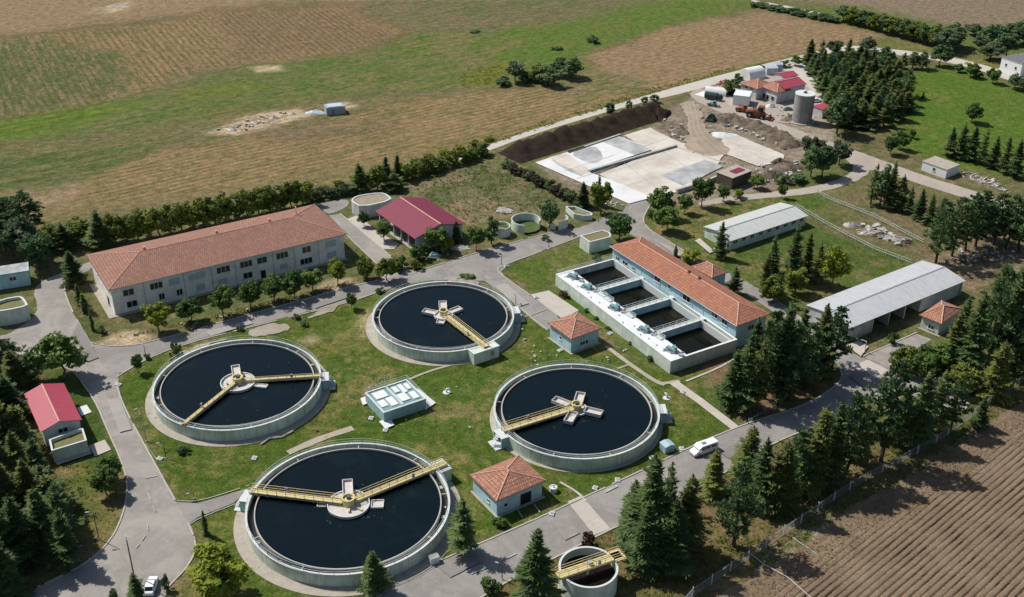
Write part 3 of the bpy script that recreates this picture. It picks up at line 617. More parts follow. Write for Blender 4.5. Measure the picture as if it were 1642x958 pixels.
wallbar([(946, 277), (1083, 237)], 'concrete_wall', 'long low grey dividing wall across the white construction slabs', 'wall', .8, .9, 'concrete')
wallbar([(936, 220), (994, 218)][1:]+[(912, 246), (936, 238)], 'concrete_wall', 'short grey kerb wall at the foot of the dark soil bank', 'wall', .7, .6, 'concrete')
wallbar([(1086, 310), (1128, 297), (1150, 288)], 'concrete_wall', 'low grey wall running into the brown block on the construction slab', 'wall', .8, 1.3, 'concrete')
wallbar([(1083, 236), (1112, 246), (1160, 262)], 'concrete_wall', 'thin rubble kerb between the dirt track and the tan slab', 'wall', .6, .35, 'rubble')
# soil bank beside the far road
def lumpy(name, pathpx, prof, mat, seed, amp=.35):
    pts = chaikin([G(*p) for p in pathpx], False, 2); S = []
    acc = [pts[0]]
    for a, b in zip(pts, pts[1:]):
        k = max(1, int((b-a).length/.8))
        acc += [a+(b-a)*(i+1)/k for i in range(k)]
    vv = []; m = len(prof)
    for i, q in enumerate(acc):
        d = (acc[min(i+1, len(acc)-1)]-acc[max(i-1, 0)]).normalized(); nn = Vector((-d.y, d.x, 0))
        e = min(1, i/4, (len(acc)-1-i)/4)
        for (o_, z_) in prof:
            x, y = q.x+nn.x*o_, q.y+nn.y*o_
            j = float(fbm(np.array([x]), np.array([y]), 1.8, seed)[0])
            vv.append((x+j*amp, y+j*amp, max(0, z_*e*(1+j*.9)+j*amp*(z_ > 0))))
    qs = [(i*m+k, (i+1)*m+k, (i+1)*m+k+1, i*m+k+1) for i in range(len(acc)-1) for k in range(m-1)]
    me = fast_mesh(name, np.array(vv), np.array(qs)); me.flip_normals() if me.polygons[0].normal.z < 0 else None
    me.materials.append(M[mat]); o = bpy.data.objects.new(name, me); C.objects.link(o); return o
def ramp(w0, w1, h, k=9):
    return [(w0+(w1-w0)*i/(k-1), h*math.sin(math.pi*min(1, max(0, i/(k-1))))**.8) for i in range(k)]
struct(lumpy('soil_bank', [(806, 250), (900, 222), (980, 198), (1040, 180), (1074, 184)], [(3, 0), (2.2, 1.4), (.8, 2.7), (-.6, 3.3), (-2.2, 2.9), (-3.8, 2.1), (-5.2, 1.3), (-6.8, .5), (-8.5, 0)], 'soil', 5, .7))
struct(lumpy('soil_bank', [(1140, 190), (1180, 196), (1230, 216), (1275, 238)], ramp(-4, 5, 2.0, 14), 'mound', 8, 1.7))
struct(lumpy('soil_bank', [(1055, 200), (1085, 205), (1092, 222)], ramp(-3.5, 3.5, 1.0, 12), 'mound', 12, 1.4))
struct(lumpy('soil_bank', [(1200, 290), (1232, 280), (1282, 262)], ramp(-4, 4, 1.3, 12), 'mound', 15, 1.4))
# ------------------------------------------------------------------ buildings
class Frame:
    def __init__(s, a, b, c, z, back=False):
        A, B, D = G(*a, z), G(*b, z), G(*c, z)
        u = (B-A); s.L = u.length; u.normalize(); v = Vector((-u.y, u.x, 0))
        base = B if back else A
        s.W = (D-base).dot(v); s.u, s.v, s.A = u, v, A; s.rz = math.atan2(u.y, u.x)
        e = D-base; s.err = math.degrees(e.angle(v)); s.loc = (A.x, A.y, 0)
    def on_front(s, px, y=0.):                # photo point on the plane local y = const -> local x, z
        d = Vector(ray(*px)); P0 = s.A+s.v*y; P0.z = 0
        t = (P0-Vector((0, 0, HC))).dot(s.v)/d.dot(s.v); q = Vector((0, 0, HC))+d*t-Vector((s.A.x, s.A.y, 0))
        return q.dot(s.u), q.z
    def on_side(s, px, x):
        d = Vector(ray(*px)); P0 = s.A+s.u*x; P0.z = 0
        t = (P0-Vector((0, 0, HC))).dot(s.u)/d.dot(s.u); q = Vector((0, 0, HC))+d*t-Vector((s.A.x, s.A.y, 0))
        return q.dot(s.v), q.z
def slope(mb, pts, e0, e1):
    e = (Vector(e1)-Vector(e0)).normalized(); nrm = None
    P = [Vector(p) for p in pts]; nrm = (P[1]-P[0]).cross(P[2]-P[0]).normalized(); up = nrm.cross(e).normalized()
    if up.z < 0: up = -up
    mb.face(P, [((p-P[0]).dot(e)+30, (p-P[0]).dot(up)+30) for p in P])
def hip_roof(par, L, W_, z, h, mat, ridge='ridge', pyramid=False, inset=None, th=.16, rr=.13):
    i = inset if inset is not None else W_/2
    a, b, c, d = (0, 0, z), (L, 0, z), (L, W_, z), (0, W_, z)
    if pyramid: i = L/2
    r0, r1 = (i, W_/2, z+h), (L-i, W_/2, z+h)
    mb = MB(); pyr = L-2*i < .05
    if pyr: r1 = r0
    slope(mb, [a, b, r0] if pyr else [a, b, r1, r0], a, b); slope(mb, [c, d, r0] if pyr else [c, d, r0, r1], c, d)
    slope(mb, [b, c, r1], b, c); slope(mb, [d, a, r0], d, a)
    for p, q in ((a, b), (b, c), (c, d), (d, a)): mb.face([(p[0], p[1], z-th), (q[0], q[1], z-th), q, p], [(0, 0)]*4)
    mb.face([(p[0], p[1], z-th) for p in (d, c, b, a)], [(0, 0)]*4)
    ro = mb.build('roof', mat, par)
    rb = MB()
    for p, q in ((a, r0), (d, r0), (b, r1), (c, r1)): rb.tube(p, q, rr, 6)
    if not pyr: rb.tube(r0, r1, rr, 6)
    rb.build('ridge_cap', ridge, ro); return ro
def gable_roof(par, L, W_, z, h, mat, capm, th=.12, ry=None):
    ry = W_/2 if ry is None else ry; mb = MB()
    a, b, c, d = (0, 0, z), (L, 0, z), (L, W_, z), (0, W_, z); r0, r1 = (0, ry, z+h), (L, ry, z+h)
    slope(mb, [a, b, r1, r0], a, b); slope(mb, [c, d, r0, r1], c, d)
    dn = lambda p: (p[0], p[1], p[2]-th)
    for p, q in ((a, b), (b, r1), (r1, c), (c, d), (d, r0), (r0, a)): mb.face([dn(p), dn(q), q, p], [(0, 0)]*4)
    mb.face([dn(p) for p in (r0, r1, b, a)], [(0, 0)]*4); mb.face([dn(p) for p in (d, c, r1, r0)], [(0, 0)]*4)
    ro = mb.build('roof', mat, par)
    MB().obox((L/2, ry, z+h+.03), (L, .35, .1)).build('ridge_cap', capm, ro); return ro
def window(par, x, z, w, h, face='front', at=0., panes=2, glass='glass', name='window'):
    """frame proud of the wall, glass set into it; local to the building"""
    fr, gl = MB(), MB()
    t = .09
    def bx(mb, x0, x1, z0, z1, d0, d1):
        if face == 'front': mb.box(x0, x1, at-d1, at-d0, z0, z1)
        elif face == 'left': mb.box(at-d1, at-d0, x0, x1, z0, z1)
        elif face == 'right': mb.box(at+d0, at+d1, x0, x1, z0, z1)
        else: mb.box(x0, x1, at+d0, at+d1, z0, z1)
    x0, x1, z0, z1 = x-w/2, x+w/2, z-h/2, z+h/2
    bx(fr, x0-t, x0, z0-t, z1+t, -.05, .07); bx(fr, x1, x1+t, z0-t, z1+t, -.05, .07); bx(fr, x0, x1, z1, z1+t, -.05, .07); bx(fr, x0-t*2, x1+t*2, z0-t*1.6, z0, -.05, .15)
    for k in range(1, panes): q = x0+w*k/panes; bx(fr, q-.05, q+.05, z0, z1, -.05, .06)
    f_ = fr.build(name, 'frame' if name == 'window' else 'door', par)
    bx(gl, x0, x1, z0, z1, -.05, .02); gl.build('pane', glass, f_)
    return f_
def walls(par, x0, x1, y0, y1, z1, mat, z0=0., name='wall'): return MB().box(x0, x1, y0, y1, z0, z1).build(name, mat, par)
errs = []
# 1 long two-storey building
fr = Frame((173, 466.5), (557, 375), (137, 409), 7.0); errs.append(('long', fr.err, fr.L, fr.W))
b = thing('long_building', 'long cream two storey building under a terracotta hipped roof', 'building', fr.loc, fr.rz)
ov = .75
walls(b, ov, fr.L-ov, ov, fr.W-ov, 6.9, 'cream'); hip_roof(b, fr.L, fr.W, 7.02, 2.7, 'oldtile')
MB().box(ov-1.2, fr.L-ov+.3, ov-1.0, ov-.002, -.05, .12).build('plinth', 'apron', b)
MB().box(ov-1.6, ov-.002, ov-1.0, fr.W-2, -.05, .1).build('plinth', 'apron', b)
for (px, w, g_) in [((206, 469.5), 2.2, 'glass'), ((250.5, 458.7), 2.6, 'glass'), ((279.5, 452), 2.2, 'curtain'), ((316, 443.5), 3.6, 'curtain'), ((358, 432.5), 2.9, 'glass'), ((394.7, 423.8), 2.7, 'glass'), ((420, 417), 2.2, 'glass'), ((452.4, 409.7), 2.7, 'glass'), ((491.4, 400), 2.0, 'glass'), ((530, 390.7), 2.6, 'curtain'),
                    ((213, 494.3), 2.1, 'glass'), ((260.4, 481), 1.1, 'glass'), ((289, 475), 1.2, 'glass'), ((322.8, 467.7), 1.8, 'curtain'), ((357.6, 457.7), 2.2, 'curtain'), ((398, 446), 2.0, 'glass'), ((455.6, 430.2), 1.8, 'curtain'), ((491.4, 421.5), 2.8, 'glass'), ((532, 412.4), 2.2, 'curtain')]:
    x, z = fr.on_front(px, ov); z = 5.0 if z > 3.7 else 1.9
    window(b, x, z, w*1.08, 1.5, 'front', ov, 2 if w < 2.4 else 3, g_)
for k in (4, 9, 14): window(b, k+1, 5.0, 1.4, 1.2, 'left', ov, 2)
window(b, 6, 1.3, 1.6, 2.2, 'left', ov, 1, 'dark', 'door')
x, z = fr.on_front((423, 446), ov); window(b, x, 1.15, 1.1, 2.1, 'front', ov, 1, 'dark', 'door')
for px in ((233, 475), (296, 457), (340, 445), (378, 435), (438, 420), (472, 410), (511, 402)):
    x, z = fr.on_front(px, ov); MB().box(x-.12, x+.12, ov-.1, ov+.02, .12, 6.85).build('downpipe', 'greywall', b)
x, z = fr.on_front((470, 345), fr.W/2); MB().cyl(fr.L*.86, fr.W*.62, .16, 8.6, 11.2, 8).build('flue', 'white', b)
for k in (.2, .5, .73): MB().box(fr.L*k-.3, fr.L*k+.3, fr.W*.55, fr.W*.55+.5, 9.0, 10.1).build('roof_vent', 'ridge', b)
MB().tube((.0, .02, 6.9), (fr.L, .02, 6.9), .09, 6).build('gutter', 'greywall', b)
# 2 maroon shed
fr = Frame((601.4, 338.7), (665, 383.3), (681, 317.2), 4.2); errs.append(('maroon', fr.err, fr.L, fr.W))
fr.W = (G(749, 360.6, 4.2)-G(665, 383.3, 4.2)).dot(fr.v)
b = thing('open_shed', 'open fronted shed with a wide maroon metal gable roof', 'shed', fr.loc, fr.rz)
gable_roof(b, fr.L, fr.W, 4.2, 2.1, 'maroon', 'ridge')
mb = MB().box(.9, fr.L-.9, fr.W*.5, fr.W-.8, 0, 4.05); mb.build('wall', 'greywall', b)
mb = MB(); 
for x in (.7, fr.L-.9): mb.extr([(.8, 3.2), (fr.W-.8, 3.2), (fr.W-.8, 4.1), (fr.W/2, 6.0), (.8, 4.1)], 0, .2)
for x0 in (.6, fr.L-.8):
    mb2 = MB()
    pr = [(.9, 0 if x0 > 2 else 3.2), (fr.W-.9, 0 if x0 > 2 else 3.2), (fr.W-.9, 4.0), (fr.W/2, 5.95), (.9, 4.0)]
    mb2.face([(x0, y, z) for y, z in pr]); mb2.face([(x0+.2, y, z) for y, z in reversed(pr)])
    for i in range(5):
        p, q = pr[i], pr[(i+1) % 5]; mb2.face([(x0, p[0], p[1]), (x0+.2, p[0], p[1]), (x0+.2, q[0], q[1]), (x0, q[0], q[1])])
    mb2.build('gable_wall', 'greywall', b)
for k in range(6): x = .9+(fr.L-1.8)*k/5; MB().box(x-.16, x+.16, .75, 1.05, 0, 4.08).build('column', 'greywall', b)
MB().box(.5, fr.L-.5, .4, fr.W-.5, .02, .14).build('floor_slab', 'apron', b)
# 3 grey basin with rounded end
def walled(name, label, cat, px, z, wallm, fillm, fill, th=.35, sm=1, rimm='rim', lower=None):
    pts = chaikin([G(*p, z) for p in px], True, sm) if sm else [G(*p, z) for p in px]
    c = sum(pts, Vector())/len(pts); c.z = 0
    poly = [(p.x-c.x, p.y-c.y) for p in pts]
    ar = sum(poly[i][0]*poly[(i+1) % len(poly)][1]-poly[(i+1) % len(poly)][0]*poly[i][1] for i in range(len(poly)))
    if ar < 0: poly = poly[::-1]
    n_ = len(poly); inn = []
    for i in range(n_):
        p0, p1, p2 = Vector(poly[i-1]), Vector(poly[i]), Vector(poly[(i+1) % n_])
        d1, d2 = (p1-p0).normalized(), (p2-p1).normalized(); nn = Vector((-(d1+d2).y, (d1+d2).x)).normalized()
        k = th/max(.35, abs(nn.dot(Vector((-d1.y, d1.x))))); inn.append(tuple(p1+nn*k))
    t = thing(name, label, cat, c)
    mb, rm = MB(), MB()
    for i in range(n_):
        j = (i+1) % n_; a_, b_, ia, ib = poly[i], poly[j], inn[i], inn[j]
        mb.face([(*a_, 0), (*b_, 0), (*b_, z-.12), (*a_, z-.12)]); mb.face([(*ib, 0), (*ia, 0), (*ia, z-.12), (*ib, z-.12)])
        oa, ob = [Vector(q)*1.012 for q in (a_, b_)]; ja, jb = [Vector(q)*.99 for q in (ia, ib)]
        rm.face([(*ja, z), (*oa, z), (*ob, z), (*jb, z)]); rm.face([(*oa, z-.14), (*ob, z-.14), (*ob, z), (*oa, z)]); rm.face([(*jb, z-.14), (*ja, z-.14), (*ja, z), (*jb, z)])
        rm.face([(*ja, z-.14), (*oa, z-.14), (*ob, z-.14), (*jb, z-.14)][::-1])
    mb.build('wall', wallm, t); rm.build('rim', rimm, t)
    fl = MB().face([(*q, fill) for q in inn]); fl.build('fill', fillm, t)
    return t
walled('round_basin', 'grey round ended basin filled with gravel beside the maroon shed', 'basin', [(579.5, 332.2), (562.5, 323), (566, 317), (578, 312.5), (610, 308.5), (622, 312), (629, 321)], 3.7, 'greywall', 'gravel', 3.5)
walled('roof_tank', 'small pale green tank house with a dry grass top and pointed end', 'tank', [(930, 378), (966.8, 368.8), (977, 372.5), (979.6, 376), (978.7, 380), (945.5, 388.4)], 3.4, 'palegreen', 'drygrass', 3.25, .3, 0)
# 4 old round tanks (partly broken)
def broken_tank(label, c, r, h, arc, fillm, low=None, lowh=1.2, fz=.4, th=.22):
    g_ = G(*c); t = thing('old_tank', label, 'tank', g_, 0, 'old round tanks by the middle road')
    MB().ring(r-th, r, 0, h, 48, arc[0], arc[1]).build('wall', 'palegreen', t)
    if low: MB().ring(r-th, r, 0, lowh, 20, low[0], low[1]).build('low_wall', 'palegreen', t)
    MB().disc(r-.02 if low else r-.3, fz, 40).build('fill', fillm, t); return t
rd = math.radians
broken_tank('small round old tank with green water behind a columnar bush', (804, 376), 2.4, 2.6, (rd(-75), rd(255)), 'greenalgae', (rd(255), rd(285)), 2.9, 1.9)
broken_tank('larger round old tank with green floor and cut away front', (843, 366), 3.9, 2.7, (rd(-20), rd(215)), 'greenalgae', (rd(215), rd(265)), 2.6, .5)
broken_tank('old tank with a tall curved wall only on its right side', (893, 362), 3.0, 2.4, (rd(-85), rd(40)), 'drygrass', (rd(-130), rd(-100)), 1.8, .35)
walled('old_basin', 'low angular old basin with a dry floor beside the conifers', 'basin', [(907, 331), (922, 331), (948, 341), (950, 345), (936, 346), (920, 343)], 1.6, 'palegreen', 'drygrass', .8, .25, 0)
# 5 filter building and basins
fr = Frame((891.3, 440.1), (1075.4, 580), (1180, 543), 3.1, True); errs.append(('basin', fr.err, fr.L, fr.W))
BL, BW, BZ = fr.L, fr.W, 3.1
b = thing('filter_basin', 'long open basin of four dark pools beside the blue building', 'basin', fr.loc, fr.rz); FB = fr
t = .4
mb = MB().box(0, BL, 0, t, 0, BZ-.1).box(0, t, t, BW, 0, BZ-.1).box(BL-t, BL, t, BW, 0, BZ-.1).box(t, BL-t, BW-t, BW, 0, BZ-.1); mb.build('wall', 'palegreen', b)
dk = 4.6; y1 = BW-1.5
mb = MB().box(-.06, BL+.06, -.06, dk, BZ-.1, BZ+.06).box(-.06, .45, dk, BW, BZ-.1, BZ+.06).box(BL-.45, BL+.06, dk, BW, BZ-.1, BZ+.06).box(.45, BL-.45, BW-.45, BW, BZ-.1, BZ+.06); mb.build('deck', 'whitedeck', b)
MB().box(t, BL-t, dk-.3, dk-.004, 0, BZ-.1).build('inner_wall', 'bluewall', b)
MB().box(.45, BL-.45, y1-.25, y1+.1, 1.0, BZ+.1).build('channel_wall', 'rim', b)
divs = [BL*k/4+.3 for k in (1, 2, 3)]
for x in divs:
    MB().box(x-.55, x+.55, dk, BW-.45, 0, BZ).build('divider_wall', 'bluewall', b)
    w_ = MB().box(x-.7, x+.7, dk-1.6, BW-.46, BZ+.005, BZ+.12).build('walkway', 'rim', b)
    rl = MB()
    for s_ in (-.62, .62):
        for zz in (.55, 1.05): rl.tube((x+s_, dk-1.4, BZ+zz), (x+s_, BW-2.2, BZ+zz), .045, 4)
        for k in range(8): y = dk-1.4+(BW-dk-.8)*k/7; rl.tube((x+s_, y, BZ), (x+s_, y, BZ+1.05), .045, 4)
    rl.build('handrail', 'rail', w_)
MB().box(t, BL-t, dk, BW-t, .3, 1.35).build('water', 'brownwater', b)
for k, x in enumerate([BL*.08]+[d-1.9 for d in divs]+[BL*.93]):      # gate gear on the deck
    q = MB().obox((x, 2.6, BZ+.5), (2.4, .9, .75), .25).obox((x+.3, 3.2, BZ+.95), (1.3, .7, .5), -.3).obox((x-.9, 2.2, BZ+.3), (.8, 1.5, .4), .5)
    q.build('gate_gear', 'teal', b)
    MB().path([(x-1.5, 1.6, BZ+.25), (x+.8, 1.9, BZ+.25), (x+1.6, 3.8, BZ+.3), (x+1.7, 4.6, BZ+.2)], .13, 6).build('pipe', 'steel', b)
    MB().obox((x+2.6, 3.3, BZ+.25), (1.1, .7, .4), .6).build('cover', 'steel', b)
for x in (BL*.31, BL*.37, BL*.56, BL*.8):
    MB().obox((x, 4.2, BZ+.55), (2.9, .12, .08), .12).obox((x, 4.2, BZ+1.0), (2.9, .08, .08), .12).obox((x-1.3, 4.0, BZ+.5), (.1, .1, 1.)).obox((x+1.3, 4.35, BZ+.5), (.1, .1, 1.)).obox((x, 3.6, BZ+.2), (2.4, .9, .2), .12).build('gate_frame', 'rail', b)
rl = MB()
for zz in (.55, 1.05): rl.tube((.1, 0, BZ+zz), (.1, BW, BZ+zz), .045, 4)
for k in range(9): y = BW*k/8; rl.tube((.1, y, BZ), (.1, y, BZ+1.05), .045, 4)
rl.build('handrail', 'rail', b)
for k in range(14):
    x = 1+(BL-2)*(k+.5*random.random())/14; MB().cyl(x, .5+random.random()*1.4, .14, BZ+.06, BZ+.3, 8).build('bollard', 'steel', b)
fr = Frame((977.7, 395), (1181.4, 523.3), (1229.5, 500.3), 6.3, True); errs.append(('blue', fr.err, fr.L, fr.W))
b = thing('blue_building', 'long pale blue building with a terracotta hipped roof above the basins', 'building', fr.loc, fr.rz)
y0 = max(.6, FB.W+.003-(fr.A-FB.A).dot(FB.v)) if abs(fr.rz-FB.rz) < .03 else .6
walls(b, .6, fr.L-.6, .6, fr.W-.6, 6.2, 'bluewall'); hip_roof(b, fr.L, fr.W, 6.32, 1.9, 'terracotta')
for (px, w, h) in [((990, 425), 1.2, 1.), ((1002, 428), 1.8, 1.), ((1016, 433), .9, .8), ((1054, 448), 1.9, 1.2), ((1073, 460), .8, .8), ((1101, 479), 2.4, 1.3), ((1146, 505), 1.9, 1.1), ((1162, 517), 1.6, 1.1)]:
    x, z = fr.on_front(px, .6); window(b, x, max(3.9, min(5.2, z)), w, h, 'front', .6, 2)
for px in ((1028, 440), (1058, 458), (1110, 488), (1128, 498)): x, z = fr.on_front(px, .6); MB().box(x-.06, x+.06, .52, .62, 3.3, 6.1).build('downpipe', 'rail', b)
window(b, fr.W*.5, 4.2, 1.6, 1.2, 'right', fr.L-.6, 2)
for k in (.52, .60): MB().box(fr.L*k-.3, fr.L*k+.3, fr.W*.48, fr.W*.48+.5, 7.6, 8.75).build('chimney', 'brick', b)
MB().tube((0, -.02, 6.22), (fr.L, -.02, 6.22), .08, 6).build('gutter', 'rail', b)
fa_ = Frame((1108, 428), (1141.8, 446.4), (1169.3, 437.6), 6.0, True)
loc = fa_.A-fr.A
c_ = thing('blue_annex', 'small pale blue annex with its own pyramid tile roof behind the long blue building', 'building', fa_.loc, fa_.rz)
walls(c_, .4, fa_.L-.4, .4, fa_.W-.4, 5.9, 'bluewall'); hip_roof(c_, fa_.L, fa_.W, 6.02, 1.6, 'kiosktile', inset=min(fa_.L, fa_.W)/2.02); window(c_, fa_.W/2, 3.5, 1.0, 1.2, 'right', fa_.L-.4, 1)
# 6 kiosks
def kiosk(label, a, b_, c, z, wins, wallm='bluewall'):
    fr = Frame(a, b_, c, z, True); errs.append((label[:14], fr.err, fr.L, fr.W))
    t = thing('tiled_kiosk', label, 'kiosk', fr.loc, fr.rz)
    walls(t, .5, fr.L-.5, .5, fr.W-.5, z-.1, wallm); hip_roof(t, fr.L, fr.W, z+.02, 1.7, 'kiosktile', inset=min(fr.L, fr.W)/2.15)
    MB().box(.1, fr.L-.1, .1, .498, -.05, .1).box(fr.L-.498, fr.L+.1, .1, fr.W-.1, -.05, .102).build('plinth', 'apron', t)
    for w in wins:
        face, px, ww, hh, pn = w[:5]
        if face == 'front': x, zz = fr.on_front(px, .5); window(t, x, zz, ww, hh, 'front', .5, pn)
        elif face == 'right': x, zz = fr.on_side(px, fr.L-.5); window(t, x, zz, ww, hh, 'right', fr.L-.5, pn)
        else: x, zz = fr.on_side(px, fr.L-.5); window(t, x, hh/2+.15, ww, hh, 'right', fr.L-.5, pn, 'dark', 'door')
    return t, fr
kiosk('blue kiosk with a tiled pyramid roof between the upper clarifier and the basins', (877.5, 517.8), (915.6, 544.8), (966.4, 527.3), 3.9, [('front', (899, 542), .7, .7, 1), ('right', (934, 550.5), 1.3, .8, 2), ('right', (941, 548), .7, .8, 1)])
kiosk('blue kiosk with a tiled pyramid roof beside the lower road', (752.7, 762), (795.5, 804.5), (875.4, 770), 3.8, [('right', (811, 809.5), .7, .7, 1), ('door', (843, 797), 2.2, 2.3, 1), ('front', (783, 803), .6, .6, 1)])
# 7 blue tank with white covers
fr = Frame((585.3, 629.7), (615.1, 662), (682.7, 638.9), 2.5, True); errs.append(('bluebox', fr.err, fr.L, fr.W))
b = thing('covered_tank', 'pale blue rectangular tank with white cover panels amid the lawn', 'tank', fr.loc, fr.rz)
walls(b, 0, fr.L, 0, fr.W, 2.3, 'bluetank')
mb = MB().box(-.06, fr.L+.06, -.06, .3, 2.3, 2.5).box(-.06, fr.L+.06, fr.W-.3, fr.W+.06, 2.3, 2.5).box(-.06, .3, .3, fr.W-.3, 2.3, 2.5).box(fr.L-.3, fr.L+.06, .3, fr.W-.3, 2.3, 2.5); mb.build('rim', 'rim', b)
MB().box(.3, fr.L-.3, .3, fr.W-.3, 2.302, 2.34).build('grating', 'teal', b)
for (x0, x1, y0_, y1_) in ((.12, .42, .1, .38), (.50, .78, .06, .22), (.48, .85, .26, .42), (.14, .40, .55, .66), (.12, .5, .70, .80), (.5, .82, .52, .72), (.55, .86, .78, .92), (.15, .42, .84, .93)):
    MB().box(fr.L*x0, fr.L*x1, fr.W*y0_, fr.W*y1_, 2.345, 2.5+random.random()*.06).build('cover_panel', 'whitedeck', b)
MB().box(fr.L*.06, fr.L*.94, fr.W*.455, fr.W*.5, 2.345, 2.62).build('pipe_duct', 'rail', b); MB().tube((fr.L*.12, fr.W*.45, 2.4), (fr.L*.02, fr.W*.46, 5.0), .06, 5).build('vent_pipe', 'rail', b)
rl = MB()
for zz in (.5, 1.): rl.path([(0, 0, 2.5+zz), (0, fr.W, 2.5+zz), (fr.L, fr.W, 2.5+zz)], .035, 4)
for k in range(9): rl.tube((0, fr.W*k/8, 2.5), (0, fr.W*k/8, 3.5), .035, 4)
rl.build('handrail', 'rail', b)
sheet('concrete_pad', [(668, 623), (699, 648), (682, 660), (676, 640)], 'slab_white', smooth=0); sheet('concrete_pad', [(608, 678), (626, 672), (632, 684), (618, 690)], 'slab_white', smooth=0); sheet('concrete_pad', [(578, 641), (586, 638), (592, 648), (582, 652)], 'slab_white', smooth=0)
# 8 pink roof house with a basin
fr = Frame((65, 693.2), (131.6, 673.6), (40, 631.6), 4.0); errs.append(('pink', fr.err, fr.L, fr.W))
b = thing('pink_roofed_house', 'small pale house with a pink red gable roof beside the left road', 'house', fr.loc, fr.rz)
walls(b, .5, fr.L-.4, .5, fr.W-.4, 3.9, 'palegreen')
# ridge runs away from the viewer: build the gable turned a quarter
rt = bpy.data.objects.new('roof_turn', None)
mb = MB(); Lx, Wy = fr.L, fr.W; zz, hh = 4.0, 1.15
sl = [((0, Wy, zz), (0, 0, zz), (Lx*.47, 0, zz+hh), (Lx*.47, Wy, zz+hh)), ((Lx, 0, zz), (Lx, Wy, zz), (Lx*.47, Wy, zz+hh), (Lx*.47, 0, zz+hh))]
for q in sl: slope(mb, q, q[0], q[1])
for q in sl: mb.face([(x, y, z-.12) for x, y, z in q][::-1], [(0, 0)]*4)
for y in (0, Wy):
    for q0, q1 in (((0, zz), (Lx*.47, zz+hh)), ((Lx*.47, zz+hh), (Lx, zz))): mb.face([(q0[0], y, q0[1]-.12), (q1[0], y, q1[1]-.12), (q1[0], y, q1[1]), (q0[0], y, q0[1])], [(0, 0)]*4)
for x in (0, Lx): mb.face([(x, 0, zz-.12), (x, Wy, zz-.12), (x, Wy, zz), (x, 0, zz)], [(0, 0)]*4)
ro = mb.build('roof', 'pink', b); MB().box(Lx*.47-.14, Lx*.47+.14, 0, Wy, zz+hh-.02, zz+hh+.08).build('ridge_cap', 'ridge', ro)
bpy.data.objects.remove(rt)
MB().face([(.5, .499, 3.9), (Lx-.4, .499, 3.9), (Lx*.47, .499, zz+hh-.14)]).face([(.5, .6, 3.9), (Lx-.4, .6, 3.9), (Lx*.47, .6, zz+hh-.14)][::-1]).build('gable_wall', 'palegreen', b)
x, z = fr.on_front((101, 690), .5); window(b, x, z, 1.7, .9, 'front', .5, 2)
walled('walled_basin', 'pale basin with an olive top built against the pink roofed house', 'basin', [(78.5, 705), (82.7, 723), (139, 706), (133, 687), (125, 688)], 2.9, 'palegreen', 'olivealgae', 2.2, .28, 0)
sheet('concrete_pad', [(76, 708), (92, 748), (147, 730), (143, 718), (100, 730), (86, 700)], 'pad', smooth=0, rough=.06)
# 9 top left building and rounded tank
fr = Frame((-28, 446), (46, 434.6), (39.3, 421), 3.9, True); errs.append(('tl', fr.err, fr.L, fr.W))
b = thing('flat_roofed_hut', 'pale blue hut with a flat patchy roof at the left edge', 'hut', fr.loc, fr.rz)
walls(b, .2, fr.L-.2, .2, fr.W-.2, 3.7, 'bluewall'); MB().box(0, fr.L, 0, fr.W, 3.7, 3.9).build('roof', 'darksheet', b)
mb = MB().box(-.02, fr.L+.02, -.02, .18, 3.85, 4.05).box(fr.L-.18, fr.L+.02, .18, fr.W, 3.85, 4.05); mb.build('parapet', 'bluewall', b)
x, z = fr.on_front((21, 449), .2); window(b, x, 2.4, 1.4, .9, 'front', .2, 2)
walled('oval_tank', 'pale rounded tank with green water below the left edge hut', 'tank', [(-20, 500), (-14, 487), (6, 479), (28, 475), (36, 476), (42, 484), (45, 490), (10, 498)], 3.9, 'palegreen', 'olivealgae', 3.2, .35, 1)
# 10 sheds on the right
def shed(label, a, b_, c, z, h, sheetm, wallm, openp=None, ry=None, back=False, cat='shed', name='long_shed', nwin=0):
    fr = Frame(a, b_, c, z, back); errs.append((label[:12], fr.err, fr.L, fr.W))
    t = thing(name, label, cat, fr.loc, fr.rz)
    gable_roof(t, fr.L, fr.W, z, h, sheetm, 'steel', ry=ry)
    if openp:
        x0, x1 = openp; x0 *= fr.L; x1 *= fr.L
        MB().box(.3, fr.L-.4, fr.W*.6, fr.W-.4, 0, z-.1).box(.3, x0, .5, fr.W*.6-.002, 0, z-.1).box(x1, fr.L-1.2, .5, fr.W*.6-.002, 0, z-.1).build('wall', wallm, t)
        for k in range(1, 3): x = x0+(x1-x0)*k/3; MB().box(x-.18, x+.18, .5, fr.W*.6-.004, 0, z-.12).build('column', wallm, t)
        MB().box(fr.L-.7, fr.L-.3, .4, .8, 0, z-.1).build('column', wallm, t)
    else: walls(t, .4, fr.L-.4, .4, fr.W-.4, z-.1, wallm)
    for k in range(nwin): window(t, fr.L*(k+.7)/(nwin+.4), 2.1, 1.3, .9, 'front', .4, 2)
    for x in ((.35 if openp else .401), (fr.L-.45 if not openp else .45)):
        mb = MB(); r_ = ry or fr.W/2; mb.face([(x, .5, z-.1), (x, fr.W-.5, z-.1), (x, r_, z+h-.15)]).face([(x+.04, .5, z-.1), (x+.04, fr.W-.5, z-.1), (x+.04, r_, z+h-.15)][::-1])
        mb.build('gable_wall', wallm, t)
    return t, fr
t, fr = shed('grey ribbed metal roofed shed with open dark bays', (1361.7, 527.4), (1549, 450.4), (1295.3, 488.4), 4.0, 1.0, 'greysheet', 'greywall', (.22, .62), None)
sheet('concrete_pad', [(1357, 556), (1376, 548), (1392, 558), (1380, 574)], 'pad', smooth=0, rough=.06)
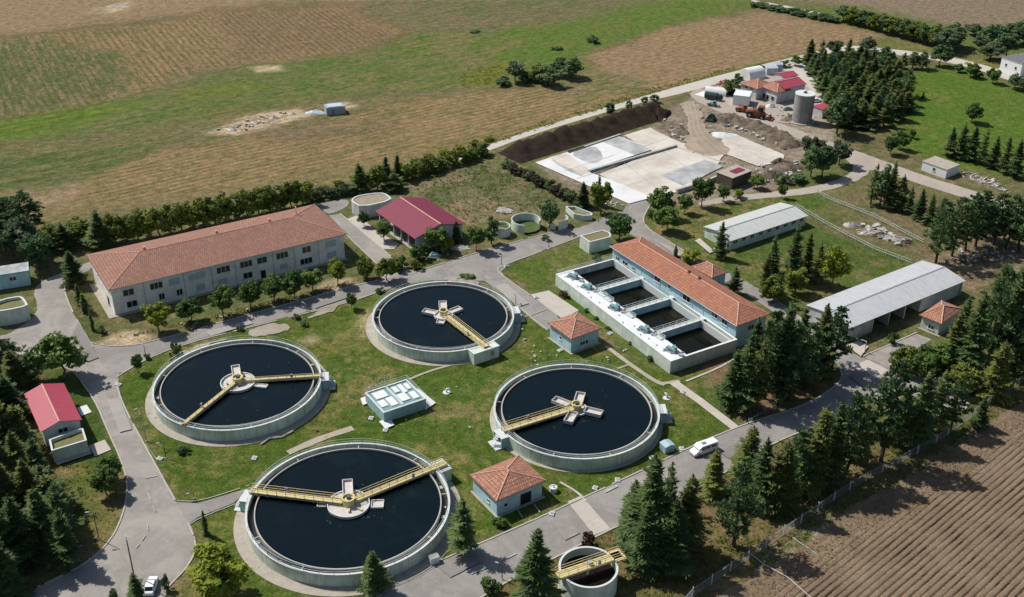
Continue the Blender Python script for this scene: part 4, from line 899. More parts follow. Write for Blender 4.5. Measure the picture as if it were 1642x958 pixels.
t, fr2 = shed('long low pale roofed shed standing on the right lawn', (1171.7, 387), (1296.6, 346), (1121.5, 365.5), 3.0, .9, 'palesheet', 'palegreen', None, nwin=9)
MB().box(-.1, .4, 1.0, 3.4, 0, 2.4).build('porch', 'greywall', t)
sheet('path', [(1114, 388), (1122, 384), (1142, 402), (1152, 396), (1160, 400), (1138, 408)], 'pad', smooth=0)
fr = Frame((1474.3, 505.7), (1512, 522), (1556, 502), 3.5, True)
t, _f = kiosk('pale green hut with a tiled roof half hidden by the right conifers', (1474.3, 505.7), (1509.6, 520), (1556, 500), 3.4, [('front', (1493, 525), 1.3, .9, 2)], 'palegreen')
# 11 white flat block, brown block, far house
def flatbox(name, label, cat, a, b_, c, z, wallm, roofm, ov=.15, back=True, win=0):
    fr = Frame(a, b_, c, z, back); errs.append((label[:12], fr.err, fr.L, fr.W))
    t = thing(name, label, cat, fr.loc, fr.rz); walls(t, ov, fr.L-ov, ov, fr.W-ov, z-.2, wallm)
    MB().box(0, fr.L, 0, fr.W, z-.2, z).build('roof', roofm, t)
    for k in range(win): window(t, fr.L*(k+.6)/(win+.2), z*.55, .8, 1.0, 'front', ov, 1)
    return t, fr
flatbox('flat_roofed_block', 'white flat roofed block beside the far bend of the dirt road', 'block', (1478.8, 258.4), (1519, 272.5), (1544, 265.5), 3.0, 'white', 'apron', win=1)
t, _f = flatbox('flat_roofed_block', 'brown flat roofed block standing on the construction slab', 'block', (1149, 276), (1175, 286), (1207, 274), 3.6, 'brick', 'apron', .12)
MB().box(_f.L*.35, _f.L*.75, _f.W*.35, _f.W*.85, 3.605, 3.75).build('roof_patch', 'maroon', t)
t = flatbox('far_house', 'white house with a grey roof at the far right edge', 'house', (1606, 92), (1640, 103), (1668, 92), 5.2, 'white', 'white', win=2)
hip_roof(t[0], t[1].L, t[1].W, 5.25, 2.2, plain('slate', (.13, .13, .15), .8, .2), 'steel')
# 12 depot
fr = Frame((1216, 137), (1244, 149.5), (1264, 146), 4.2, True)
t, _f = kiosk('orange tiled depot house with arched windows beside the silo', (1216.5, 137.5), (1246, 149.5), (1266, 143), 4.2, [('front', (1225, 154), 1.3, 1.6, 1), ('front', (1231, 156), 1.3, 1.6, 1), ('front', (1239, 158.5), 1.5, 1.6, 1)], 'greywall')
t, _f = kiosk('orange tiled depot wing behind the white depot block', (1186, 134), (1214, 143.5), (1236, 133), 4.2, [('front', (1197, 140), 1.2, .9, 2), ('front', (1205, 143), 1.2, .9, 2)], 'greywall')
t, fr = shed('depot building with a dark red roof behind the orange tiled house', (1258, 143), (1294, 135), (1236, 131), 5.0, 1.4, 'pink', 'palegreen', name='depot_hall', cat='building')
t, fr = shed('small dark red roofed hut beyond the depot hall', (1258, 125), (1281, 121), (1253, 115), 3.0, .8, 'pink', 'greywall', name='depot_hut', cat='hut')
t, fr = flatbox('depot_shed', 'low hut with a flat red roof right of the silo', 'hut', (1302, 170), (1320, 176.5), (1335, 171), 3.2, 'greywall', 'pink')
t, fr = flatbox('white_block', 'white box shaped depot store beside the red machine', 'block', (1176, 152.5), (1202, 155.5), (1214, 147.5), 3.6, 'white', 'whitedeck', .05)
def tent(label, a, b_, r, h):
    A, B = G(*a), G(*b_); d = B-A; L = d.length; t = thing('storage_tent', label, 'tent', A, math.atan2(d.y, d.x))
    mb = MB(); k = 12; A0 = [(r*math.cos(math.pi*i/k), h*math.sin(math.pi*i/k)**.8) for i in range(k+1)]
    for i in range(k):
        p, q = A0[i], A0[i+1]; mb.face([(0, p[0], p[1]), (L, p[0], p[1]), (L, q[0], q[1]), (0, q[0], q[1])])
    mb.build('cover', 'whitetent', t, True)
    for x in (0, L): MB().face([(x, y, z) for y, z in A0]).build('end_panel', 'whitetent', t)
tent('white arched storage tent at the near end of the depot', (1130, 150), (1164, 153), 2.4, 2.6); tent('large white canvas store behind the orange tiled depot roofs', (1193, 127), (1218, 122), 3.3, 3.9)
def heap(name, label, cat, c, rad, h, mat, seed, lumps=1, squash=.6, rz=0):
    g_ = G(*c); k, m = 18, 6; vv = [(0, 0, h)]
    rs = np.random.default_rng(seed)
    for j in range(1, m+1):
        for i in range(k):
            a_ = 2*math.pi*i/k; rr = j/m*rad*(1+.18*math.sin(a_*3+seed)+rs.uniform(-.08, .08))
            zz = h*max(0, 1-(j/m)**1.6)*(1+rs.uniform(-.3, .3)); vv.append((rr*math.cos(a_), rr*math.sin(a_)*squash, zz if j < m else -.05))
    mb = MB(); mb.v = vv; mb.f = [(0, 1+i, 1+(i+1) % k) for i in range(k)]+[(1+(j-1)*k+i, 1+j*k+i, 1+j*k+(i+1) % k, 1+(j-1)*k+(i+1) % k) for j in range(1, m) for i in range(k)]
    mb.uv = [(0, 0)]*sum(len(f_) for f_ in mb.f); o = mb.build(name, mat, None, False); o.location = g_; o.rotation_euler = (0, 0, rz); return tag(o, label, cat)
def crate(label, a, sz, rz, mat, name='covered_stack', cat='stack'):
    t = thing(name, label, cat, G(*a), rz); w, d, h = sz
    MB().box(-w/2, w/2, -d/2, d/2, 0, h*.82).build('body', mat, t)
    MB().face([(-w/2-.05, -d/2-.05, h*.82), (w/2+.05, -d/2-.05, h*.82), (w/2+.05, 0, h), (-w/2-.05, 0, h)]).face([(w/2+.05, d/2+.05, h*.82), (-w/2-.05, d/2+.05, h*.82), (-w/2-.05, 0, h), (w/2+.05, 0, h)]).face([(-w/2-.05, d/2+.05, h*.82), (-w/2-.05, -d/2-.05, h*.82), (-w/2-.05, 0, h)]).face([(w/2+.05, -d/2-.05, h*.82), (w/2+.05, d/2+.05, h*.82), (w/2+.05, 0, h)]).build('cover', mat, t)
    for x in (-w/4, w/4): MB().box(x-.06, x+.06, -d/2-.03, d/2+.03, .01, h*.815).build('strap', 'steel', t)
crate('pale blue sheeted stack behind the depot beside the far road', (1236, 119), (4.2, 2.6, 3.2), .1, 'crate'); crate('taller pale blue sheeted stack at the right of its neighbour', (1247, 116), (2.6, 2.6, 4.0), .1, 'crate')
# silo
g_ = G(1285, 195); t = thing('storage_silo', 'grey cylindrical silo with a pale lid in the far depot', 'silo', g_)
MB().cyl(0, 0, 3.25, .3, 9.6, 40).build('shell', 'silo', t, True); MB().cyl(0, 0, 3.35, 9.6, 9.9, 40).build('lid', 'rim', t, True)
MB().cyl(0, 0, 4.4, 0, .3, 40).build('base_slab', 'apron', t); MB().box(-.5, .5, -.3, .3, 9.9, 10.4).tube((-.8, 0, 10.1), (.9, .2, 11), .09, 5).build('hatch', 'darksteel', t)
for z in (2.5, 5, 7.5): MB().ring(3.22, 3.29, z, z+.12, 40).build('hoop', 'silo', t)
heap('sand_heap', 'tan sand heap leaning against the silo base', 'heap', (1266, 193), 3.4, 1.9, 'dirtroad', 3)
heap('rubble_heap', 'dark wrapped heap at the head of the dirt track', 'heap', (1141, 195), 2.2, 2.4, 'tarp', 5); heap('rubble_heap', 'pale topped heap right of the dark wrapped heap', 'heap', (1168, 192), 2.0, 1.8, 'rubble', 6)
heap('rubble_heap', 'grey rubble heap with white sheet beside the dirt track edge', 'heap', (1085, 212), 2.6, 1.2, 'rubble', 7)
heap('sheet_pile', 'pile of grey blue sheets lying on the upper tan slab', 'pile', (1160, 217), 4.6, .5, 'rim', 8, squash=.6)
heap('rubble_heap', 'pale rubble heap beside the brown block', 'heap', (1222, 283), 3.5, 1.3, 'rubble', 9); heap('rubble_heap', 'dark heap in front of the far trees near the construction slab', 'heap', (1250, 262), 3.0, 1.5, 'mound', 10)
heap('rubble_heap', 'grey spoil heap in the middle of the weedy sludge field', 'heap', (808, 337), 2.6, .5, 'rubble', 21)
# ------------------------------------------------------------------ clarifiers
def ang(c, px, z): q = G(*px, z); return math.atan2(q.y-c[1], q.x-c[0]), math.hypot(q.x-c[0], q.y-c[1])
def arc_rail(par, r, z, h=1.05, rr=.05, n=60, posts=44, mat='rail', rails=2):
    mb = MB()
    for k in range(rails):
        zz = z+h*(k+1)/rails
        mb.path([(r*math.cos(2*math.pi*i/n), r*math.sin(2*math.pi*i/n), zz) for i in range(n+1)], rr, 4)
    for i in range(posts):
        a_ = 2*math.pi*i/posts; mb.tube((r*math.cos(a_), r*math.sin(a_), z), (r*math.cos(a_), r*math.sin(a_), z+h), rr, 4)
    return mb.build('handrail', mat, par)
def bridge(par, a_, r0, r1, z, w=1.15, h=1.05, beam=.45, rails=(1, -1)):
    ca, sa = math.cos(a_), math.sin(a_); P = lambda r, s_, zz: (r*ca-s_*sa, r*sa+s_*ca, zz)
    mb = MB(); mid = (r0+r1)/2
    mb.obox(P(mid, 0, z), (r1-r0, w, .1), a_)
    o = mb.build('bridge', 'yellow', par)
    bm_ = MB()
    for s_ in (-w/2, w/2): bm_.obox(P(mid, s_, z-beam/2), (r1-r0, .14, beam), a_)
    bm_.build('girder', 'yellow', o)
    rl = MB(); k = max(3, int((r1-r0)/1.6))
    for s_ in rails:
        y = s_*w/2
        for f_ in (.5, 1.): rl.tube(P(r0, y, z+h*f_), P(r1, y, z+h*f_), .05, 4)
        for i in range(k+1): r = r0+(r1-r0)*i/k; rl.tube(P(r, y, z), P(r, y, z+h), .05, 4)
    rl.build('handrail', 'yellow', o)
    MB().tube(P(r0, w/2+.12, z-.12), P(r1, w/2+.12, z-.12), .07, 5).build('cable_duct', 'darksteel', o)
    MB().obox(P(r0+(r1-r0)*.62, -w/2-.1, z+.55), (.5, .22, .7), a_).build('control_box', 'steel', o)
    for q in (.3, .55, .8): MB().obox(P(r0+(r1-r0)*q, 0, z-beam-.12), (.14, w+.2, .16), a_).build('cross_beam', 'weir', o)
    return o
def tray(par, a_, r0, ln, w, z, h=.7):
    ca, sa = math.cos(a_), math.sin(a_); P = lambda r, s_, zz: (r*ca-s_*sa, r*sa+s_*ca, zz); mid = r0+ln/2
    mb = MB().obox(P(mid, 0, z), (ln, w, .12), a_)
    for s_ in (-w/2, w/2): mb.obox(P(mid, s_, z+h/2-.2), (ln, .14, h), a_)
    for r in (r0+.07, r0+ln-.07): mb.obox(P(r, 0, z+h/2-.2), (.14, w, h), a_)
    return mb.build('scum_tray', 'island', par)
ZR, ZW = 2.6, 2.15
def clarifier(label, c, r, apron=1.7):
    t = thing('clarifier_tank', label, 'clarifier', (c[0], c[1], 0), 0, 'round clarifier tanks')
    MB().ring(r-.3, r, 0, ZR-.12, 128).build('wall', 'tankwall', t, True)
    MB().ring(r-.34, r+.05, ZR-.12, ZR+.02, 128).build('rim', 'rim', t)
    MB().ring(r-1.5, r-.3, 1.2, 1.55, 128).build('launder', 'launder', t)
    MB().ring(r-1.66, r-1.46, .8, ZR-.12, 128).build('weir', 'weir', t)
    MB().cyl(0, 0, r-1.65, .6, ZW, 128).build('water', 'water', t)
    sm = MB()
    for k in range(30):
        rr, a_ = (r-1.9)*random.random()**.5 if k % 4 == 0 else random.uniform(3.6, 6.0), random.uniform(0, 6.28); x, y, e = rr*math.cos(a_), rr*math.sin(a_), random.uniform(.03, .10); st_ = random.uniform(1, 4)
        sm.face([(x+e*st_*math.cos(q)*math.cos(a_+1.2)-e*math.sin(q)*math.sin(a_+1.2), y+e*st_*math.cos(q)*math.sin(a_+1.2)+e*math.sin(q)*math.cos(a_+1.2), ZW+.006) for q in [2*math.pi*i/7 for i in range(7)]])
    so_ = sm.build('scum', 'scum', t); so_['kind'] = 'stuff'
    MB().ring(r, r+apron, -.05, .1, 96).build('apron', 'apron', t)
    arc_rail(t, r-.12, ZR, rr=.035); mb = MB()
    for k in range(26):
        if random.random() < .5: a_ = 2*math.pi*k/26+random.random()*.15; MB().obox(((r-.9)*math.cos(a_), (r-.9)*math.sin(a_), 1.6), (random.uniform(.4, 1.0), random.uniform(.4, .9), random.uniform(.12, .4)), a_).build('debris', 'weir', t)
    for k in range(9): a_ = 2*math.pi*k/9+.2; MB().obox(((r-.9)*math.cos(a_), (r-.9)*math.sin(a_), 2.3), (1.15, .16, .12), a_).build('launder_strut', 'weir', t)
    return t
def island(t, R, z=ZW+.35):
    o = MB().cyl(0, 0, R, .9, z, 56).build('center_platform', 'island', t, True)
    MB().ring(R-.14, R+.06, z, z+.22, 56).build('edge', 'rim', o); clutter(o, t, R, z)
    return o
def clutter(o, t, R_, z):
    for k in range(5):
        a_ = random.uniform(0, 6.28); q = random.uniform(.45, .85)*R_
        MB().obox((q*math.cos(a_), q*math.sin(a_), z+.18), (random.uniform(.3, .8), random.uniform(.2, .45), random.uniform(.25, .6)), a_).build('equipment_box', random.choice(['steel', 'darksteel', 'yellow', 'weir']), o)
    a_ = random.uniform(0, 6.28); MB().path([(R_*.9*math.cos(a_+k*.35), R_*.9*math.sin(a_+k*.35), z+.12) for k in range(6)], .07, 5).build('pipe', 'darksteel', o)
def drum(t, z, r=1.0, h=1.35):
    o = MB().ring(r-.15, r, z, z+h, 24).cyl(0, 0, r-.15, z, z+h-.35, 20).build('drive_drum', 'yellow', t, True)
    MB().ring(r-.05, r+.16, z+h-.12, z+h+.02, 24).build('flange', 'yellow', o); MB().cyl(.1, .1, .42, z+h-.35, z+h+.25, 12).build('motor', 'darksteel', o); return o
def gatebox(t, a_, r, w, d, h, mat='palegreen', rail=True):
    ca, sa = math.cos(a_), math.sin(a_); P = lambda rr, s_, zz: (rr*ca-s_*sa, rr*sa+s_*ca, zz)
    o = MB().obox(P(r+d/2-.1, 0, h/2), (d, w, h), a_).build('gate_chamber', mat, t)
    rm = MB(); 
    for s_ in (-w/2, w/2): rm.obox(P(r+d/2-.1, s_, h+.07), (d+.1, .2, .14), a_)
    rm.obox(P(r+d-.1, 0, h+.072), (.2, w, .14), a_); rm.build('coping', 'rim', o)
    return o
def openstep(t, a_, r, mat='bluetank'):
    ca, sa = math.cos(a_), math.sin(a_); P = lambda rr, s_, zz: (rr*ca-s_*sa, rr*sa+s_*ca, zz)
    o = MB().obox(P(r+1.2, 0, .12), (3.0, 3.2, .24), a_).build('side_slab', 'rim', t)
    for q in (1.5, -1.5): MB().obox(P(r+.75, q, 1.1), (1.5, .2, 2.2), a_).build('side_wall', mat, o)
    MB().obox(P(r+.7, 0, 2.35), (1.6, 3.2, .12), a_).build('landing', 'rim', o)
    st = MB()
    for k in range(6): st.obox(P(r+1.6+k*.22, 0, 2.1-k*.36), (.26, 1.2, .1), a_)
    st.build('stairs', 'rim', o); return o
cA, rA = (-55.57, 187.56), 16.79; cB, rB = (-15.48, 216.07), 15.97; cC, rC = (13.05, 179.88), 16.34; cD, rD = (-27.90, 150.0), 17.60
# A, left
t = clarifier('left clarifier with a thin yellow beam bent across its round platform', cA, rA, 1.7); island(t, 3.45); drum(t, ZW+.35)
for px in ((292.3, 681), (517, 601.5)):
    a_, r = ang(cA, px, 3.0); bridge(t, a_, 1.0, rA+.1, 3.0, .62, .7, .55, (1,) if px[0] < 300 else (-1,))
a_, _ = ang(cA, (377, 586), 3); tray(t, a_, 1.0, 4.4, 1.6, ZW+.75); a_, _ = ang(cA, (425, 612), 3); tray(t, a_-.12, 3.7, 2.6, 1.1, ZW+.1, .4)
a_, r = ang(cA, (535, 612), 1); openstep(t, a_, rA)
# B, top
t = clarifier('uppermost clarifier with a yellow bridge ending in a square gate chamber', cB, rB, 1.6); island(t, 2.1); drum(t, ZW+.4, .85, 1.3)
a_, r = ang(cB, (780, 556), 3); bridge(t, a_, .9, rB+1.4, 3.0, 1.2); o = gatebox(t, a_-.03, rB, 6.4, 2.4, 2.7)
MB().obox(((rB+2.33)*math.cos(a_+.05), (rB+2.33)*math.sin(a_+.05), 1.5), (.1, .9, 1.2), a_-.03).build('hatch', 'door', o)
for k, px in enumerate(((690, 500.5), (736, 495), (704, 521), (709.5, 484))):
    q, _ = ang(cB, px, 2.6); tray(t, q, 1.6, 3.4 if k != 2 else 2.2, 1.7, ZW+(.25 if k < 2 else .05 if k == 2 else .9), .6)
a_, r = ang(cB, (836, 505), 1); openstep(t, a_, rB)
# C, right
t = clarifier('right hand clarifier with four pale trays in a cross at its centre', cC, rC, .8); island(t, 2.2, ZW+.2); drum(t, ZW+.3, .95, 1.4)
a_, r = ang(cC, (806, 689), 3); bridge(t, a_, .9, rC+.2, 3.0, 1.35)
for px in ((890, 642), (932, 630), (953, 662), (912, 676)):
    q, _ = ang(cC, px, 2.6); tray(t, q, 1.7, 3.6, 1.75, ZW+.35, .75)
MB().ring(4.3, 4.38, ZW+.0, ZW+.05, 48).build('baffle_edge', 'launder', t)
openstep(t, a_+.02, rC); a_, r = ang(cC, (1066, 665), 1); openstep(t, a_, rC)
# D, bottom
t = clarifier('lowest and largest clarifier crossed by two railed yellow bridges', cD, rD, 2.2); island(t, 3.65); drum(t, ZW+.35, 1.05, 1.5)
a_, r = ang(cD, (404, 786.5), 3); bridge(t, a_, 1.0, rD+.3, 3.0, 1.15); openstep(t, a_+.05, rD)
a_, r = ang(cD, (714, 741.5), 3); bridge(t, a_, 1.0, rD+2.2, 3.0, 1.15); gatebox(t, a_, rD, 3.4, 2.6, 2.5)
a_, _ = ang(cD, (557, 770), 3); tray(t, a_, 1.0, 4.8, 1.7, ZW+.8); a_, _ = ang(cD, (612, 804), 3); tray(t, a_, 3.9, 2.2, 2.0, ZW+.1, .5); a_, _ = ang(cD, (512, 804), 3); tray(t, a_, 3.9, 1.6, 1.2, ZW+.05, .4)
# thickener at the bottom edge
q = G(943.5, 909, 4.2); rT = 4.75; t = thing('thickener_tank', 'small deep round tank with a yellow bridge over brown sludge', 'tank', (q.x, q.y, 0))
MB().ring(rT-.28, rT, 0, 4.1, 64).build('wall', 'palegreen', t, True); MB().ring(rT-.32, rT+.04, 4.1, 4.22, 64).build('rim', 'rim', t); MB().cyl(0, 0, rT-.27, .5, 2.6, 64).build('sludge', 'sludge', t)
a_, _ = ang((q.x, q.y), (1000, 886), 4.7); a2, _ = ang((q.x, q.y), (892, 931), 4.7)
o = bridge(t, a_, -rT-.9, rT+1.2, 4.6, 1.5, 1.05, .35)
ca, sa = math.cos(a_), math.sin(a_)
MB().obox((ca*(rT+.6), sa*(rT+.6), 4.6), (2.0, 2.6, .1), a_).build('landing', 'yellow', o)
MB().cyl(0, 0, .18, 2.4, 4.5, 8).tube((0, 0, 4.4), (2.0*ca-1.6*sa, 2.0*sa+1.6*ca, 2.7), .08, 5).build('scraper_shaft', 'weir', t); MB().obox((.2, .1, 4.95), (.7, .7, .6), a_).build('gearbox', 'steel', o)
# ------------------------------------------------------------------ vehicles
def wheels(par, pts, r, w):
    for (x, y) in pts:
        o = MB().tube((x, y-w/2, r), (x, y+w/2, r), r, 18).build('wheel', 'rubber', par, True); MB().tube((x, y-w/2-.01, r), (x, y+w/2+.01, r), r*.55, 12).build('hub', 'steel', o)
def body(mb, sec):                          # sec: list of (x, half width, z bottom, z top); lofted
    R_ = []
    for (x, hw, z0, z1) in sec: R_.append([(x, -hw, z0), (x, hw, z0), (x, hw*.98, z0+(z1-z0)*.7), (x, hw*.86, z1), (x, -hw*.86, z1), (x, -hw*.98, z0+(z1-z0)*.7)])
    for a_, b_ in zip(R_, R_[1:]):
        for i in range(6): mb.face([a_[i], b_[i], b_[(i+1) % 6], a_[(i+1) % 6]])
    mb.face(R_[0]); mb.face(R_[-1][::-1]); return mb
def vehicle(name, label, cat, c, rz, van=True, paint='carwhite'):
    t = thing(name, label, cat, G(*c), rz)
    if van:
        body(MB(), [(-2.75, .86, .45, 1.75), (-2.68, .97, .4, 2.1), (1.2, .98, .4, 2.15), (1.75, .96, .4, 1.75)]).build('body', paint, t)
        body(MB(), [(1.751, .96, .4, 1.25), (2.3, .95, .4, 1.12), (2.75, .82, .45, .85)]).build('bonnet', paint, t)
        MB().face([(1.27, -.78, 2.09), (1.27, .78, 2.09), (1.80, .84, 1.30), (1.80, -.84, 1.30)][::-1]).box(1.3, 1.74, -.7, .7, 1.26, 1.29).build('windscreen', 'glass', t)
        for s_ in (-1, 1):
            for x0, x1 in ((.55, 1.25), (-.75, .4), (-2.2, -.95)): MB().box(x0, x1, s_*.955-.03, s_*.955+.03, 1.32, 1.85).build('window', 'glass', t)
            MB().box(2.55, 2.72, s_*.62-.15, s_*.62+.15, .68, .84).build('headlight', 'whitedeck', t); MB().box(1.45, 1.6, s_*1.08-.09, s_*1.08+.09, 1.28, 1.5).build('mirror', paint, t)
        MB().obox((.2, 0, 2.2), (.9, .6, .14)).build('roof_hatch', 'teal', t); MB().box(2.72, 2.85, -.85, .85, .38, .6).build('bumper', 'steel', t)
        wheels(t, [(x, y) for x in (-1.75, 1.8) for y in (-.85, .85)], .36, .24)
    else:
        body(MB(), [(-2.05, .72, .35, .8), (-1.9, .83, .3, .95), (1.2, .84, .3, .95), (2.05, .74, .35, .72)]).build('body', paint, t)
        body(MB(), [(-1.55, .68, .94, 1.0), (-1.1, .74, .94, 1.45), (.35, .74, .94, 1.45), (1.05, .68, .94, .98)]).build('cabin', paint, t)
        MB().face([(.40, -.6, 1.44), (.40, .6, 1.44), (1.06, .66, 1.0), (1.06, -.66, 1.0)][::-1]).build('windscreen', 'glass', t); MB().face([(-1.15, -.6, 1.44), (-1.15, .6, 1.44), (-1.58, .6, 1.02), (-1.58, -.6, 1.02)]).build('rear_window', 'glass', t)
        for s_ in (-1, 1): MB().box(-.95, .3, s_*.73-.02, s_*.73+.02, 1.02, 1.34).build('window', 'glass', t); MB().box(1.86, 2.0, s_*.55-.14, s_*.55+.14, .6, .74).build('headlight', 'whitedeck', t)
        wheels(t, [(x, y) for x in (-1.25, 1.3) for y in (-.74, .74)], .31, .2)
    return t
d = G(1148, 708)-G(1108, 722); vehicle('parked_van', 'white van parked at the kerb of the lower road', 'van', (1128, 725), math.atan2(d.y, d.x)+math.pi)
d = G(236, 958)-G(246, 925); vehicle('parked_car', 'white car parked at the bottom beside a young conifer', 'car', (243, 944), math.atan2(d.y, d.x)+math.pi, False)
vehicle('parked_car', 'white car parked on the curved lane behind the silo', 'car', (1308, 164), .3, False)
vehicle('parked_car', 'dark car parked beside the far right house', 'car', (1612, 109), .2, False, 'darksteel')
# tarp truck
t = thing('covered_truck', 'dark green tarpaulin truck parked on the pale depot pad', 'truck', G(1142, 160), -.5)
mb = MB(); A0 = [(1.25*math.cos(math.pi*i/8), .9+1.7*math.sin(math.pi*i/8)**.7) for i in range(9)]
for i in range(8): p_, q_ = A0[i], A0[i+1]; mb.face([(-2.6, p_[0], p_[1]), (1.8, p_[0], p_[1]), (1.8, q_[0], q_[1]), (-2.6, q_[0], q_[1])])
mb.face([(-2.6, y, z) for y, z in A0]).face([(1.8, y, z) for y, z in A0[::-1]]).build('tarpaulin', 'tarp', t); MB().box(-2.7, 3.6, -1.1, 1.1, .55, .9).build('chassis', 'darksteel', t)
body(MB(), [(1.95, 1.05, .85, 2.1), (3.1, 1.05, .85, 2.1), (3.6, 1., .85, 1.5)]).build('cab', 'tarp', t); wheels(t, [(x, y) for x in (-1.7, 2.7) for y in (-1., 1.)], .48, .3)
def machine(label, c, rz, paint, s_=1.0, name='farm_machine'):
    t = thing(name, label, 'machine', G(*c), rz); t.scale = (s_,)*3
    body(MB(), [(-3.2, .9, .9, 1.7), (-1.2, 1.1, .8, 2.3), (.6, 1.1, .8, 2.2), (2.0, .7, .8, 1.6)]).build('body', paint, t)
    body(MB(), [(.1, .8, 2.0, 3.0), (.3, .85, 2.0, 3.2), (1.4, .85, 1.9, 3.2), (1.7, .8, 1.8, 2.9)]).build('cab', 'glass', t)
    MB().box(.15, 1.6, -.9, .9, 3.2, 3.32).build('cab_roof', paint, t)
    MB().tube((2.0, -.7, 1.3), (3.5, -.7, .6), .12, 6).tube((2.0, .7, 1.3), (3.5, .7, .6), .12, 6).build('arm', paint, t)
    MB().extr([(3.3, .1), (4.3, .15), (4.4, .4), (3.6, .5), (3.4, 1.2), (3.2, 1.2)], -1.4, 1.4).build('bucket', paint, t)
    MB().tube((-1.5, .5, 2.2), (-1.5, .5, 3.0), .09, 6).build('exhaust', 'darksteel', t)
    wheels(t, [(-1.9, -1.1), (-1.9, 1.1)], .85, .5); wheels(t, [(1.5, -1.1), (1.5, 1.1)], .6, .4); return t
machine('rusty red loader with a raised bucket in the depot yard', (1214, 189), -.45, 'red', 1.25); machine('smaller orange tractor in front of the white depot block', (1191, 180), -.4, 'orange', .8)
machine('small blue grey trailer loader at the start of the yard track', (1143, 171), -.5, 'teal', .62)
heap('scrap_heap', 'dark red scrap heap beside the long white tent', 'heap', (1164, 137), 3.6, 2.0, 'red', 31, squash=.5); heap('scrap_heap', 'black scrap heap at the corner of the white depot block', 'heap', (1175, 152), 2.4, 1.9, 'rubber', 32)
heap('scrap_heap', 'white sheeted bundle in front of the arched depot windows', 'heap', (1236, 172), 2.2, 1.3, 'whitetent', 33); heap('scrap_heap', 'dark scrap pile between the depot house and the silo', 'heap', (1263, 177), 2.4, 1.0, 'darksteel', 34)
# field hut
t = thing('field_hut', 'blue grey hut alone on bare ground in the far field', 'hut', G(537, 181), .35)
body(MB(), [(-3.2, 2.4, 0, 2.6), (3.2, 2.4, 0, 2.6)]).build('wall', 'steel', t); MB().box(-2.4, 2.4, -1.7, 1.7, 2.605, 2.8).build('roof', 'crate', t); MB().box(-1.5, -.5, -2.46, -2.38, .2, 1.8).build('door', 'door', t)
heap('rubble_heap', 'low blue grey scrap pile left of the lone field hut', 'heap', (506, 181), 3.4, .9, 'crate', 41); heap('rubble_heap', 'white stone pile in the far left field', 'heap', (190, 11), 5, .6, 'rubble', 42, squash=.3)
for i, (x, y, r) in enumerate(((372, 208, 2.2), (410, 198, 1.8), (440, 190, 2.0), (470, 184, 1.6))):
    heap('rubble_heap', 'tan spoil heap on the bare field strip, %s from the left' % ORD[i], 'heap', (x, y), r, .7, 'slab_tan', 50+i)['group'] = 'spoil heaps on the bare field strip'
# ruins near the right lawn
for i, (x, y, r, m_) in enumerate(((1395, 374, 3.2, 'rubble'), (1412, 378, 2.6, 'mound'), (1432, 384, 2.6, 'rubble'), (1452, 391, 2.2, 'mound'), (1364, 362, 2.2, 'rubble'))):
    heap('rubble_heap', 'rubble heap inside the fenced strip, %s in the row' % ORD[i], 'heap', (x, y), r, .9, m_, 60+i)['group'] = 'rubble heaps in the fenced strip'
for i, (x, y, a_) in enumerate(((1386, 372, .4), (1402, 368, .6), (1420, 382, .2), (1447, 385, -.3))):
    t = MB().obox((0, 0, .3), (4.5, .35, .3)).obox((.3, .6, .25), (3.6, .3, .25), .2).obox((-.2, .3, .6), (4., .25, .25), -.15).build('timber_stack', 'rubble'); t.location = G(x, y); t.rotation_euler = (0, 0, a_)
    tag(t, 'grey timber pile among the fenced rubble, %s from the left' % ORD[i], 'timber', 'timber piles in the fenced strip')
# white ring ruins right of the white block
for i, (x, y, r) in enumerate(((1556, 283, 2.6), (1572, 287, 3.0), (1588, 292, 2.2), (1600, 303, 1.8))):
    t = MB().ring(r-.28, r, 0, .35, 24, .4+i*1.3, 3.6+i*.9).obox((r*.3, -r*.2, .15), (r*1.3, .3, .28), i*.8).build('concrete_ring', 'rubble'); t.location = G(x, y); tag(t, 'broken white concrete ring on the verge, %s from the white block' % ORD[i], 'ring', 'broken concrete rings')
